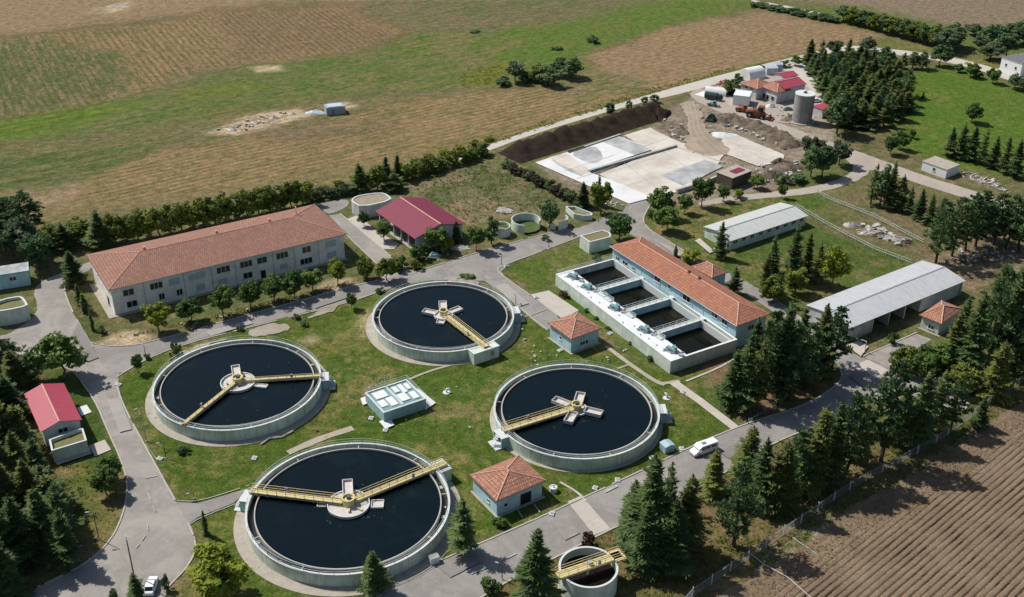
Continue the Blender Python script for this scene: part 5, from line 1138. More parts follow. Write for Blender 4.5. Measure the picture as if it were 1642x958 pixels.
# ------------------------------------------------------------------ trees
def quadcloud(cs, ax, bx, name):
    cs, ax, bx = map(np.asarray, (cs, ax, bx)); n_ = len(cs)
    v = np.stack([cs-ax-bx*.35, cs+ax*.2-bx, cs+ax, cs+ax*.1+bx], 1).reshape(-1, 3)
    return fast_mesh(name, v, np.arange(n_*4).reshape(-1, 4))
def conifer_mesh(H, R, seed, gap=.6, nb=6, open_=0., drop=.12):
    """whorls of flat, fan shaped boughs round a leader"""
    r = np.random.default_rng(seed); cs, ax, bx = [], [], []
    z = H*(.07+open_*.14); wob = r.uniform(0, 6.28, 3); lean = r.normal(0, .012, 2)
    while z < H*.97:
        tz = z/H; prof = (1-tz)**.78
        if tz < .2: prof *= .62+1.9*tz
        Rz = R*prof*r.uniform(.78, 1.15); k = max(4, int(round(nb*(.7+.45*prof)))); a0 = r.uniform(0, 6.28)
        for j in range(k):
            if r.random() < drop: continue
            a = a0+6.283*j/k+r.normal(0, .28)
            L = Rz*r.uniform(.6, 1.22)*(1+.18*math.sin(a*2+wob[0])+.12*math.sin(a*3+wob[1]))
            if L < .25: continue
            el = -.22+.85*tz+r.normal(0, .13); d = np.array([math.cos(a)*math.cos(el), math.sin(a)*math.cos(el), math.sin(el)]); lat = np.array([-math.sin(a), math.cos(a), 0])
            zz = z+r.normal(0, gap*.3); o0_ = np.array([lean[0]*z, lean[1]*z, zz]); roll = r.normal(0, .25)
            lat = lat*math.cos(roll)+np.array([0, 0, math.sin(roll)])
            s = L*.16
            while s < L:
                u = s/L; base = o0_+d*s+np.array([0, 0, L*(-.30*u+.24*u*u)])
                wd = min(.95, .42*L)*math.sin(math.pi*min(1, .2+.8*u))+.10
                m = 1+int(wd/.22)
                for q in range(-m, m+1):
                    f = q/m; tip = (d*(.30+.12*r.random())+lat*f*.30)*r.uniform(.85, 1.3)+np.array([0, 0, r.normal(-.02, .07)])
                    nn = np.cross(tip, np.array([0, 0, 1.])+r.normal(0, .35, 3)); nn /= np.linalg.norm(nn)+1e-9
                    cs.append(base+lat*f*wd*r.uniform(.7, 1.1)-d*abs(f)*.18+np.array([0, 0, -.10*abs(f)+r.normal(0, .04)])); ax.append(tip); bx.append(nn*.12*r.uniform(.8, 1.3))
                s += .40*r.uniform(.85, 1.2)
        z += gap*r.uniform(.8, 1.25)*(1.1-.5*tz)
    for k in range(10): cs.append(np.array([lean[0]*H, lean[1]*H, H*.95+.05*k])); ax.append(np.array([r.normal(0, .1), r.normal(0, .1), .25])); bx.append(np.array([r.normal(0, .08), r.normal(0, .08), 0]))
    return quadcloud(cs, ax, bx, 'conifer_crown')
def pine_mesh(H, R, seed):
    """tufted, uneven crown: needle tufts at the ends of rising boughs"""
    r = np.random.default_rng(seed); cs, ax, bx = [], [], []; z = H*.20; wob = r.uniform(0, 6.28, 3)
    while z < H*.98:
        tz = z/H; Rz = R*1.05*(1-tz)**.72*(.55+.75*min(1, (tz-.1)*3))*r.uniform(.8, 1.12)
        k = max(3, int(5*(.5+Rz/R*.6))); a0 = r.uniform(0, 6.28)
        for j in range(k):
            a = a0+6.283*j/k+r.normal(0, .3); L = min(R*1.1, Rz*r.uniform(.6, 1.15)*(1+.2*math.sin(a*2+wob[0])))
            d = np.array([math.cos(a), math.sin(a), .12+.5*tz+r.normal(0, .12)])
            for u in ((.95, .7, .45) if L > 1.4 else (.9, .5)):
                c = np.array([0, 0, z])+d*L*u+r.normal(0, .16, 3); rad = r.uniform(.34, .62)*(.6+.4*min(1, Rz/1.5))
                for q in range(20):
                    w = r.normal(0, 1, 3); w[2] = abs(w[2])*.9-.25; w /= np.linalg.norm(w); tip = (w*.55+np.array([0, 0, .16]))*r.uniform(.3, .5)
                    nn = np.cross(tip, r.normal(0, 1, 3)); nn /= np.linalg.norm(nn)+1e-9
                    cs.append(c+w*rad*r.uniform(.4, 1.)*np.array([1, 1, .7])); ax.append(tip); bx.append(nn*.12)
        z += .62*r.uniform(.8, 1.2)
    return quadcloud(cs, ax, bx, 'conifer_crown')
def broad_mesh(H, R, seed, trunk=.28, nclump=46, per=52, leaf_=.26, flat=1., rag=.35):
    r = np.random.default_rng(seed); cs, ax, bx = [], [], []
    zc = H*(trunk+(1-trunk)*.5); hz = H*(1-trunk)*.5
    ph = r.uniform(0, 6.28, 4)
    for k in range(nclump):
        v = r.normal(0, 1, 3); v /= np.linalg.norm(v); 
        rad = r.uniform(.45, 1.)**.6*(1+rag*math.sin(2*math.atan2(v[1], v[0])+ph[0])*.5+rag*r.normal(0, .35))
        c = np.array([v[0]*R*.80*rad, v[1]*R*.80*rad, zc+v[2]*hz*.82*rad]); cr_ = R*r.uniform(.20, .38)
        for j in range(per):
            w = r.normal(0, 1, 3); w /= np.linalg.norm(w); q = c+w*cr_*r.uniform(.5, 1.)**.5*np.array([1, 1, .75])
            nn = w*.8+r.normal(0, .5, 3)+np.array([0, 0, .35]); nn /= np.linalg.norm(nn)
            t1 = np.cross(nn, r.normal(0, 1, 3)); t1 /= np.linalg.norm(t1)+1e-9; t2 = np.cross(nn, t1); s = leaf_*r.uniform(.7, 1.35)
            cs.append(q); ax.append(t1*s); bx.append(t2*s*.62)
    return quadcloud(cs, ax, bx, 'leaf_crown')
def trunk_mesh(H, r0, seed, limbs=0, top=.9):
    r = np.random.default_rng(seed); mb = MB(); pts = [Vector((r.normal(0, .02)*H*(k > 0), r.normal(0, .02)*H*(k > 0), H*top*k/4)) for k in range(5)]
    for k in range(4): mb.tube(pts[k]-Vector((0, 0, .1 if k == 0 else 0)), pts[k+1], r0*(1-.22*k), 7, r0*(1-.22*(k+1)))
    for k in range(limbs):
        a = r.uniform(0, 6.28); z = H*r.uniform(.25, .6); L = H*r.uniform(.18, .32); mb.tube((0, 0, z), (math.cos(a)*L, math.sin(a)*L, z+L*.8), r0*.4, 5, r0*.12)
    me = bpy.data.meshes.new('trunk'); me.from_pydata(mb.v, [], mb.f); return me
PROTO = {}
def proto(kind):
    if kind in PROTO: return PROTO[kind]
    L = []
    if kind in ('fir', 'fir2', 'pine', 'slim'):
        for s in range(4 if kind != 'slim' else 2):
            if kind == 'pine': H, R = 11, 3.0; me = pine_mesh(H, R, 40+s)
            elif kind == 'slim': H, R = 9, 1.8; me = conifer_mesh(H, R, 60+s, .5, 6)
            else: H, R = 12, (2.7, 3.3, 3.0, 3.5)[s]; me = conifer_mesh(H, R, (10 if kind == 'fir' else 25)+s, (.58, .66, .52, .72)[s], (6, 6, 7, 5)[s], (0, .5, .2, 1.)[s], (.08, .16, .1, .2)[s])
            me.materials.append(M['fir' if kind == 'slim' else kind]); tm = trunk_mesh(H, .24, s); tm.materials.append(M['bark']); L.append((me, tm, H, R))
    elif kind == 'column':
        for s in range(2):
            H, R = 5, 1.05; me = broad_mesh(H, R, 80+s, .04, 34, 40, .2, 1, .1); me.materials.append(M['pine']); tm = trunk_mesh(H, .1, s); tm.materials.append(M['bark']); L.append((me, tm, H, R))
    elif kind.startswith('bush'):
        mt = {'bush': 'green', 'bush_hedge': 'hedge', 'bush_grey': 'greyleaf', 'bush_red': 'redleaf', 'bush_brown': 'brownleaf', 'bush_dark': 'pine', 'bush_yellow': 'yellowleaf'}[kind]
        for s in range(3):
            H, R = 3., 1.7; me = broad_mesh(H, R, 90+s, .0, 26, 46, .2, 1, .4); me.materials.append(M[mt]); tm = trunk_mesh(H, .09, s, 3, .6); tm.materials.append(M['bark']); L.append((me, tm, H, R))
    else:                                    # round, yellow, hedge, grey: broadleaf trees
        mt = {'round': 'green', 'yellow': 'yellowleaf', 'hedge': 'hedge', 'grey': 'greyleaf', 'dark': 'pine'}[kind]
        for s in range(4):
            H, R = 7., 2.75; me = broad_mesh(H, R, 120+s, .26 if kind != 'hedge' else .12, 52, 54, .27, 1, .4); me.materials.append(M[mt])
            tm = trunk_mesh(H, .17, s, 5, .75); tm.materials.append(M['palebark' if kind in ('round', 'yellow') else 'bark']); L.append((me, tm, H, R))
    PROTO[kind] = L; return L
CATN = {'fir': 'conifer_tree', 'fir2': 'conifer_tree', 'pine': 'pine_tree', 'slim': 'conifer_tree', 'column': 'columnar_tree'}
cnt = [0]
def tree(kind, base, top, label, group=None, w=None, h=None):
    """base: photo point at the foot; top: photo row of the tip; w: crown width in metres"""
    L = proto(kind); cnt[0] += 1; me, tm, H, R = L[cnt[0] % len(L)]
    if w and kind in ('fir', 'fir2', 'pine'): w *= 1.1
    hh = h or height(base, top); s = hh/H; sw = (w/2/R) if w else s
    nm = CATN.get(kind, 'bush' if kind.startswith('bush') else 'leafy_tree')
    t = thing(nm, label, 'bush' if nm == 'bush' else 'tree', G(*base), random.uniform(0, 6.28), group); t.scale = (sw*random.uniform(.95, 1.05), sw, s)
    o = bpy.data.objects.new('crown', me); C.objects.link(o); o.parent = t
    o = bpy.data.objects.new('trunk', tm); C.objects.link(o); o.parent = t
    return t
def row(fmt, group, items):
    items = sorted(items, key=lambda q: q[1][0])
    for i, it in enumerate(items): tree(it[0], it[1], it[2], fmt % ORD[i], group, *it[3:])
# row in front of the long building
row('small tree on the verge before the long cream building, %s from the left', 'verge trees before the long building', [('yellow', (256, 533), 486, 6.4), ('round', (306, 516), 482, 6.0), ('round', (358, 508), 463, 6.2), ('round', (401.5, 494), 455, 5.8), ('round', (440, 483), 443, 5.8), ('round', (472, 479), 438, 6.0), ('round', (502, 467), 433, 5.4), ('yellow', (542, 458), 418, 5.0), ('hedge', (587, 447), 411, 5.2), ('yellow', (621, 450), 416, 5.4)])
row('dark tree of the tall hedge behind the long building, %s from the left', 'hedge trees behind the long building', [(('hedge'), (204+i*17.6, 389-i*3.8), 346-i*3.5, 6.6) for i in range(17)])
tree('fir', (162, 397), 337, 'tall conifer at the back left corner of the long building', w=9); tree('fir', (104, 402), 357, 'conifer standing left of the road behind the long building', w=7.5); tree('fir', (118, 456), 400, 'dark conifer where the left road bends behind the long building', w=6.4)
row('leafy tree in the thicket above the left edge hut, %s from the left', 'thicket above the left hut', [('grey', (-22, 405), 345, 9), ('grey', (2, 405), 352, 9), ('dark', (22, 412), 365, 8), ('grey', (40, 408), 352, 9), ('dark', (62, 420), 375, 7), ('hedge', (85, 398), 362, 8), ('hedge', (128, 390), 352, 8), ('hedge', (186, 388), 345, 7)])
tree('pine', (47, 372), 309, 'scraggly leaning pine above the thicket at the far left', w=11); tree('pine', (12, 362), 318, 'broad dark pine at the left edge above the thicket', w=10)
tree('dark', (63, 432), 378, 'dark tree directly behind the left edge hut', w=8)
tree('slim', (128, 488), 455, 'narrow young conifer on the strip left of the long building', w=2.6); tree('slim', (137, 500), 468, 'second narrow conifer just below its neighbour left of the long building', w=3.0); tree('slim', (149, 530), 490, 'thin sparse sapling on the strip by the left junction', w=1.6); tree('bush_dark', (163, 534), 524, 'low dark bush near the left junction', w=2.2)
tree('round', (101.7, 606), 541, 'large round green tree beside the left road above the pink roof', w=10.6)
row('dark conifer in a short row by the left paved yard, %s from the left', 'conifers by the left yard', [('fir', (-6, 600), 535, 9), ('pine', (14, 592), 545, 7), ('fir2', (30, 622), 560, 8), ('pine', (52, 612), 568, 6)])
for x, y, t_ in ((-18, 690, 610), (2, 672, 600), (20, 668, 602), (-10, 740, 640), (14, 730, 640), (34, 728, 650), (10, 790, 690), (38, 790, 690), (64, 775, 700), (-4, 850, 740), (26, 850, 738), (56, 838, 735), (82, 822, 742), (8, 915, 800), (42, 905, 790), (74, 885, 780), (102, 866, 775), (-30, 800, 690), (-30, 930, 800), (16, 970, 850), (110, 905, 812), (92, 838, 758)):
    tree('fir' if (x+y) % 3 else 'fir2', (x, y), t_, 'dark conifer in the dense stand along the lower left edge', 'conifers of the lower left stand', random.uniform(7, 9))
tree('round', (172, 795), 752, 'rounded dark bush tree on the left lawn beside the curving road, lower one', w=5.2); tree('round', (178, 772), 735, 'rounded dark bush tree on the left lawn beside the curving road, upper one', w=4.6)
tree('round', (222, 598), 570, 'small young tree on the lawn corner by the left junction', w=2.6); tree('bush_dark', (236, 576), 568, 'tiny dark bush beside the young tree at the left junction', w=1.6)
tree('bush', (283, 570), 548, 'dark bush between the left clarifier and the middle road', w=2.6); tree('bush_dark', (385, 530), 523, 'low dark bush on the verge above the left clarifier', w=2.2)
tree('round', (564, 496), 471, 'small tree alone on the lawn left of the uppermost clarifier', w=3.0); tree('bush_dark', (476, 512), 503, 'low round bush beside the middle road above the lawn', w=2.0); tree('bush_dark', (488, 522), 515, 'dark low bush on the lawn below the middle road', w=2.6); tree('bush', (610, 470), 462, 'low bush at the roadside left of the uppermost clarifier', w=2.4); tree('bush', (748, 446), 440, 'flat green bush above the uppermost clarifier', w=4)
tree('bush_dark', (294, 726), 716, 'dark bush under the lower edge of the left clarifier', w=2.8); tree('slim', (331, 858), 815, 'thin bent sapling left of the lowest clarifier', w=1.6)
tree('yellow', (352, 958), 886, 'large yellow green tree at the bottom left of the lowest clarifier', w=9.5); tree('fir', (222, 968), 918, 'young conifer beside the parked car at the bottom', w=4.6); tree('bush_dark', (268, 946), 922, 'thin dark shrub on the road edge by the parked car', w=1.6); tree('bush_dark', (183, 962), 945, 'small bush at the bottom edge left of the young conifer', w=2)
tree('fir', (600, 948), 881, 'slim conifer before the front wall of the lowest clarifier', w=5.2); tree('fir', (742, 886), 797, 'bushy blue green conifer right of the lowest clarifier', w=7.6); tree('fir', (858, 972), 848, 'tall conifer at the bottom left of the thickener tank', w=8.4); tree('bush', (789, 952), 930, 'green shrub at the bottom edge by the lower road', w=3.6); tree('bush', (800, 842), 830, 'low green bush at the front corner of the lower kiosk', w=3.0)
tree('bush_red', (945, 876), 850, 'red brown shrub above the thickener tank', w=2.4)
# around the maroon shed and old tanks
tree('round', (584, 364), 341, 'small tree at the left corner of the maroon shed', w=3.2); tree('round', (616, 386), 354, 'round tree before the open side of the maroon shed', w=4.6); tree('bush', (671, 416), 388, 'yellowish bushy tree below the front of the maroon shed', w=5.6); tree('round', (701, 404), 366, 'large green tree hiding the front gable of the maroon shed', w=6.2); tree('yellow', (717, 405), 381, 'bright yellow green bush right of the large tree by the shed', w=4.2); tree('fir', (731, 386), 353, 'dark conifer at the right corner of the maroon shed', w=4.6); tree('dark', (684, 392), 368, 'dark small tree at the shed front column', w=4.0)
tree('round', (764, 403), 365, 'round tree by the road left of the small old tank', w=5.0); tree('column', (788, 392), 342, 'dense columnar bush beside the small old tank', w=4.0); tree('dark', (881, 366), 322, 'dark bush behind the curved old tank wall', w=6.2); tree('bush_dark', (875, 386), 377, 'low dark shrub beside the road below the old tanks', w=2.6); tree('bush_hedge', (640, 432), 410, 'olive bush at the foot of the side lane', w=5.0); tree('bush_hedge', (668, 432), 418, 'low olive shrub by the junction of lane and road', w=3.4)
tree('fir', (577, 309), 261, 'dark conifer left of the gravel filled basin', w=8.0); tree('fir', (632, 306), 277, 'broad rounded conifer behind the maroon shed', w=7.0); tree('slim', (620, 290), 248, 'left one of two slim conifers in the field hedge', w=4.4); tree('slim', (637, 287), 246, 'right one of two slim conifers in the field hedge', w=4.4); tree('slim', (682, 275), 247, 'single slim conifer in the field hedge near a white post', w=3.4); tree('hedge', (605, 305), 268, 'dark tree between the gravel basin conifers', w=6.5)
row('bush of the field hedge below the far road, %s from the left', 'field hedge bushes', [('bush_hedge', (650+i*15.5, 290-i*5.0), 263-i*4.0, 5.6) for i in range(9)])
tree('column', (776, 252), 234, 'small conical shrub at the end of the field hedge', w=2.6)
row('grey green shrub behind the end of the long building, %s from the left', 'shrubs behind the long building', [('bush_grey', (500+i*13, 322-i*2.4), 304-i*2, 4.4) for i in range(6)])
row('yellow green roadside weed clump along the field edge, %s from the left', 'roadside weed clumps', [('bush_yellow', (520+i*24, 305-i*7.2), 297-i*7.2, 3.6) for i in range(12)])
row('columnar shrub between the far road and the soil bank, %s from the left', 'columnar shrubs on the far road', [('column', (978, 188), 161, 3.4), ('column', (1008, 178), 158, 2.4), ('column', (1033, 167), 154, 2.6), ('column', (1049, 165), 150, 3.4)])
row('bush of the brown hedge below the soil bank, %s from the left', 'brown hedge bushes', [(('bush_brown' if i % 3 else 'bush_dark'), (812+i*11.6, 270+i*6.0), 256+i*5.6, 4.2) for i in range(11)])
tree('fir', (935, 332), 291, 'dark conifer at the lower end of the brown hedge', w=5.2); tree('yellow', (963, 343), 293, 'yellow green tree beside the white construction slab', w=6.4); tree('slim', (960, 330), 280, 'slim conifer tip rising behind the yellow green tree', w=3.6); tree('round', (992, 385), 344, 'green tree at the road corner above the blue building', w=7.4)
# field thicket
row('dark shrub of the thicket in the green field, %s from the left', 'thicket in the green field', [('grey', (826, 132), 100, 8), ('bush_dark', (848, 130), 112, 8), ('hedge', (868, 132), 102, 8), ('dark', (880, 138), 108, 9), ('dark', (900, 122), 95, 9), ('dark', (916, 126), 95, 9), ('bush_dark', (806, 136), 124, 7)])
row('small bush in the upper green field, %s from the left', 'small bushes in the upper field', [('bush_dark', (892, 80), 75, 5), ('bush_dark', (950, 68), 58, 6), ('bush_dark', (762, 52), 48, 5)])
# right lawn
tree('round', (1057, 348), 303, 'leafy tree at the corner of the right lawn and middle road', w=7.2); tree('round', (1097, 342), 311, 'small green tree second along the upper edge of the right lawn', w=4.6); tree('round', (1068, 372), 335, 'dark leafy tree below the corner of the right lawn', w=7.0); tree('round', (1125, 333), 286, 'taller tree at the upper edge of the right lawn', w=6.4); tree('bush', (1043, 348), 336, 'low bush beside the middle road bend', w=3); tree('round', (1159, 323), 296, 'small tree by the rubble wall near the brown block', w=4.0); tree('bush_yellow', (1182, 318), 303, 'yellow green shrub near the brown block', w=3.6); tree('round', (1253, 318), 296, 'small tree beside the lane above the pale shed', w=3.0); tree('round', (1214, 303), 282, 'low leafy tree right of the brown block', w=5)
tree('fir', (1153, 414), 354, 'solitary conifer before the left end of the pale shed', w=5.6); tree('bush_yellow', (1105, 420), 399, 'bright green bush behind the blue building roof', w=6.0); tree('fir', (1177, 472), 427, 'conifer tucked between the blue annex and the lane', w=5.4)
tree('fir', (1236, 440), 378, 'left conifer in the clump on the right lawn', w=5.6); tree('fir', (1267, 452), 360, 'tallest conifer in the clump on the right lawn', w=7.2); tree('fir2', (1290, 446), 372, 'thin conifer at the back of the clump on the right lawn', w=5.0); tree('fir2', (1308, 456), 388, 'olive conifer beside the yellow tree on the right lawn', w=5.8); tree('yellow', (1334, 462), 401, 'bright yellow green tree in the clump on the right lawn', w=7.6); tree('fir2', (1225, 470), 405, 'olive conifer at the lane left of the right lawn clump', w=5.4); tree('hedge', (1238, 486), 444, 'dark tree at the end of the blue building roof', w=6.0); tree('hedge', (1275, 472), 430, 'low dark leafy tree in front of the lawn clump', w=6)
# centre right clump
row('dark conifer in the tall clump right of the basins, %s from the left', 'conifer clump right of the basins', [('fir', (1172, 652), 560, 7.6), ('fir', (1190, 658), 530, 8.0), ('fir2', (1212, 655), 540, 7.2), ('pine', (1226, 640), 500, 8.4), ('fir', (1246, 640), 486, 8.8), ('pine', (1264, 640), 520, 8.6), ('fir', (1275, 612), 494, 8.4), ('pine', (1290, 625), 520, 8.4), ('fir2', (1312, 596), 486, 8.0), ('pine', (1334, 590), 492, 7.8), ('fir', (1205, 610), 510, 7.6), ('fir', (1255, 600), 480, 8)])
# along the lower right road and fence
row('tall conifer in the trio right of the thickener tank, %s from the left', 'conifer trio by the thickener', [('fir', (1012, 872), 770, 7.6), ('fir', (1040, 890), 724, 9.4), ('fir', (1066, 880), 742, 7.6), ('fir2', (1097, 880), 757, 8.2), ('fir', (1030, 918), 800, 8.2), ('fir', (1075, 915), 800, 8.4)])
row('conifer between the lower road and the right fence, %s from the left', 'conifers along the right fence', [('fir2', (1143, 792), 722, 6.4), ('pine', (1176, 876), 742, 8.2), ('fir2', (1196, 770), 680, 7.6), ('fir', (1215, 812), 700, 8.0), ('fir2', (1248, 820), 705, 8.4), ('pine', (1272, 790), 690, 8.0), ('fir2', (1300, 785), 650, 8.6), ('fir', (1326, 775), 640, 8.0), ('pine', (1352, 765), 632, 8.4), ('fir2', (1374, 745), 640, 7.6), ('pine', (1412, 740), 582, 9.6), ('fir2', (1440, 716), 620, 7.4), ('fir', (1468, 712), 594, 8.4), ('fir', (1494, 692), 592, 8.0), ('pine', (1524, 690), 610, 6.0), ('fir', (1568, 685), 636, 4.8)])
row('conifer in the dark group beside the red tiled hut, %s from the left', 'conifers beside the red tiled hut', [('fir2', (1520, 598), 500, 7.6), ('fir', (1546, 610), 470, 9.6), ('pine', (1578, 590), 430, 9.6), ('fir', (1606, 580), 415, 9.8), ('fir', (1534, 566), 474, 8.4), ('fir2', (1590, 640), 545, 8.0), ('pine', (1630, 610), 520, 8.4), ('fir', (1650, 590), 470, 8.6), ('pine', (1660, 540), 440, 8.6), ('pine', (1615, 520), 440, 7.5), ('fir', (1640, 500), 420, 8), ('fir2', (1600, 480), 420, 6.5)])
tree('hedge', (1447, 600), 558, 'rounded olive bush tree at the turning bay', w=6.0); tree('round', (1476, 606), 560, 'green leafy tree at the turning bay', w=7.4); tree('bush', (1430, 552), 535, 'small green bush before the open grey shed', w=2.6); tree('hedge', (1540, 630), 585, 'dark leafy tree behind the turning bay lobe', w=6.6); tree('round', (1505, 600), 555, 'leafy tree between the bay and the red tiled hut', w=6.4)
row('dark conifer in the row above the fenced strip, %s from the left', 'conifer row above the fenced strip', [('fir', (1396, 328), 262, 6.6), ('dark', (1410, 330), 272, 7.4), ('fir', (1424, 333), 258, 6.4), ('fir', (1440, 338), 280, 6.2), ('fir', (1456, 345), 300, 5.4), ('fir', (1472, 352), 303, 5.4), ('fir', (1488, 360), 310, 5.2), ('fir', (1504, 366), 315, 5.2)])
row('tall trunked pine in the right edge row behind the grey shed, %s from the left', 'pines at the right edge', [('pine', (1500, 422), 322, 8.6), ('pine', (1526, 411), 318, 8.0), ('pine', (1548, 402), 312, 8.0), ('pine', (1564, 396), 306, 8.4), ('pine', (1592, 393), 312, 8.4), ('pine', (1612, 398), 315, 8.4), ('pine', (1634, 404), 310, 9.0), ('pine', (1652, 398), 300, 9.0), ('fir', (1580, 382), 318, 7)])
row('dark conifer in the row at the far right meadow edge, %s from the left', 'conifers at the far right meadow', [('fir', (1521, 250), 203, 6.0), ('fir', (1537, 255), 197, 6.4), ('fir', (1554, 258), 200, 5.8), ('fir', (1572, 264), 208, 5.8), ('fir', (1590, 270), 218, 5.6), ('fir', (1608, 277), 218, 5.8), ('fir', (1626, 284), 222, 5.8), ('fir', (1646, 290), 228, 6)])
tree('round', (1558, 197), 167, 'single tree standing alone on the green meadow', w=6.4); tree('round', (1427, 248), 217, 'left tree of the pair at the meadow corner', w=5.4); tree('round', (1443, 240), 212, 'right tree of the pair at the meadow corner', w=5.2); tree('bush', (1460, 222), 206, 'small bush at the ditch on the meadow', w=3); tree('slim', (1479, 160), 147, 'tiny sapling in the middle of the meadow', w=1.8)
row('leafy tree in the group beside the construction lot lane, %s from the left', 'trees beside the construction lane', [('grey', (1297, 250), 219, 5.6), ('dark', (1300, 284), 238, 7.2), ('dark', (1318, 284), 236, 7.6), ('grey', (1313, 248), 224, 4.6), ('grey', (1345, 266), 228, 7.2), ('bush_dark', (1252, 294), 280, 5), ('bush_dark', (1276, 292), 278, 6)])
row('small tree beside the far right road, %s from the left', 'small trees on the far right road', [('column', (1537, 116), 100, 4.0), ('round', (1556, 124), 101, 6.4), ('bush', (1568, 125), 114, 4), ('round', (1591, 134), 111, 5.6), ('dark', (1625, 143), 121, 6.2), ('dark', (1640, 146), 124, 6.2)])
# pine grove
gp = []
for j in range(9):
    y = 96+j*12.5
    xl = [1296, 1300, 1306, 1314, 1322, 1330, 1332, 1336, 1342][j]; xr = [1400, 1420, 1438, 1440, 1448, 1452, 1450, 1440, 1420][j]
    k = int((xr-xl)/17.5)
    for i in range(k+1): gp.append((xl+(xr-xl)*i/max(1, k)+random.uniform(-4, 4), y+8+random.uniform(-3, 3)))
for (x, y) in gp:
    tree(random.choice(('fir', 'pine', 'fir', 'fir2')), (x, y), 0, 'dark conifer in the dense grove left of the green meadow', 'conifers of the dense grove', random.uniform(6.8, 8.4), random.uniform(7.0, 10.5))
tree('dark', (1341, 215), 155, 'near corner tree of the pine grove with a bare dark trunk', w=10.5)
row('dark tree in the row along the meadow head, %s from the left', 'trees along the meadow head', [('fir', (1430, 108), 82, 6), ('fir', (1447, 110), 84, 6.2), ('pine', (1463, 110), 84, 6.4), ('pine', (1478, 111), 84, 6.4), ('dark', (1507, 106), 74, 8.6), ('pine', (1415, 104), 78, 6.4), ('grey', (1390, 84), 62, 8), ('grey', (1336, 88), 66, 7.0), ('round', (1276, 106), 90, 4.6), ('bush', (1258, 108), 97, 5)])
row('tree of the far row behind the tan field, %s from the left', 'far tree row behind the tan field', [(('hedge' if i % 3 else 'dark'), (1352+i*11.2, 34+i*3.1), 11+i*2.5, 9) for i in range(16)])
tree('grey', (1515, 82), 48, 'large grey green tree at the near end of the far row', w=13); tree('dark', (1528, 76), 42, 'dark tree behind the near end of the far row', w=11)
row('low bush of the far hedge line above the tan field, %s from the left', 'far hedge line bushes', [('bush_dark', (1212+i*15, 10+i*3.1), 2+i*2.9, 8) for i in range(9)])
row('leafy tree around the far right house, %s from the left', 'trees around the far house', [('grey', (1570, 82), 58, 7), ('grey', (1588, 96), 70, 10.5), ('dark', (1580, 74), 44, 10), ('dark', (1600, 72), 42, 11), ('dark', (1613, 92), 55, 9), ('dark', (1622, 70), 38, 11), ('dark', (1640, 72), 36, 11), ('grey', (1562, 58), 40, 9)])
tree('round', (1166, 152), 130, 'bushy tree beside the white arched tent', w=4.4); tree('bush_dark', (1180, 140), 124, 'dark bush between tent and orange roof', w=4); tree('bush', (1184, 128), 119, 'green shrub behind the depot scrap heap', w=4); tree('bush', (1220, 115), 104, 'shrub on the far road verge behind the depot', w=4.2)
# small bushes along walls and lawns
row('small shrub along the front wall of the filter basin, %s from the left', 'shrubs at the basin wall', [('bush_red', (905, 476), 466, 2.6), ('bush_dark', (940, 500), 495, 1.4), ('bush_dark', (975, 528), 523, 1.5), ('bush_dark', (1043, 578), 570, 1.8), ('bush_dark', (955, 512), 508, 1.4), ('bush_dark', (1010, 552), 548, 1.3)])
tree('bush_dark', (957, 419), 407, 'dark round bush at the left end of the blue building', w=3.2); tree('slim', (1083, 412), 392, 'thin bent conifer behind the blue roof', w=1.8)
tree('bush_dark', (508, 692), 690, 'tiny tuft on the lawn between the clarifiers', w=.8)
# ------------------------------------------------------------------ rough grass and weeds (uncountable)
def inpoly(px):
    P_ = [G(*q) for q in px]; xs, ys = [q.x for q in P_], [q.y for q in P_]
    def test(x, y):
        c = False
        for (a, b) in zip(P_, P_[1:]+P_[:1]):
            if (a.y > y) != (b.y > y) and x < (b.x-a.x)*(y-a.y)/(b.y-a.y)+a.x: c = not c
        return c
    return min(xs), max(xs), min(ys), max(ys), test
def weeds(name, areas, mat, hmin, hmax):
    r = np.random.default_rng(99); cs, ax, bx = [], [], []
    for px, n_ in areas:
        x0, x1, y0_, y1_, test = inpoly(px); k = tries = 0
        while k < n_ and tries < n_*12:
            tries += 1; x, y = r.uniform(x0, x1), r.uniform(y0_, y1_)
            if not test(x, y) or r.random() > .15+2.2*max(0, .25+float(fbm(np.array([x]), np.array([y]), 6, 55, 2)[0])): continue
            k += 1; h = r.uniform(hmin, hmax)
            for j in range(5):
                a = r.uniform(0, 6.28); d = np.array([math.cos(a)*.55, math.sin(a)*.55, .8]); l_ = np.array([-math.sin(a), math.cos(a), 0])
                q = np.array([x+r.normal(0, .22), y+r.normal(0, .22), .0]); cs.append(q+d*h*.45); ax.append(d*h*.6); bx.append(l_*h*.30)
    me = quadcloud(cs, ax, bx, name); me.materials.append(M[mat]); o = bpy.data.objects.new(name, me); C.objects.link(o); struct(o, 'stuff'); return o
LAWN = [(200, 612), (240, 580), (420, 530), (570, 488), (640, 462), (780, 455), (890, 535), (1180, 682), (1110, 712), (860, 828), (690, 900), (600, 955), (330, 955), (310, 830), (215, 650)]
weeds('grass', [(LAWN, 1100), ([(1040, 350), (1130, 330), (1300, 315), (1480, 400), (1480, 430), (1300, 480), (1120, 415)], 900), ([(1400, 240), (1462, 118), (1642, 150), (1642, 285)], 500), ([(110, 470), (140, 470), (180, 550), (150, 555)], 120)], 'green', .10, .28)
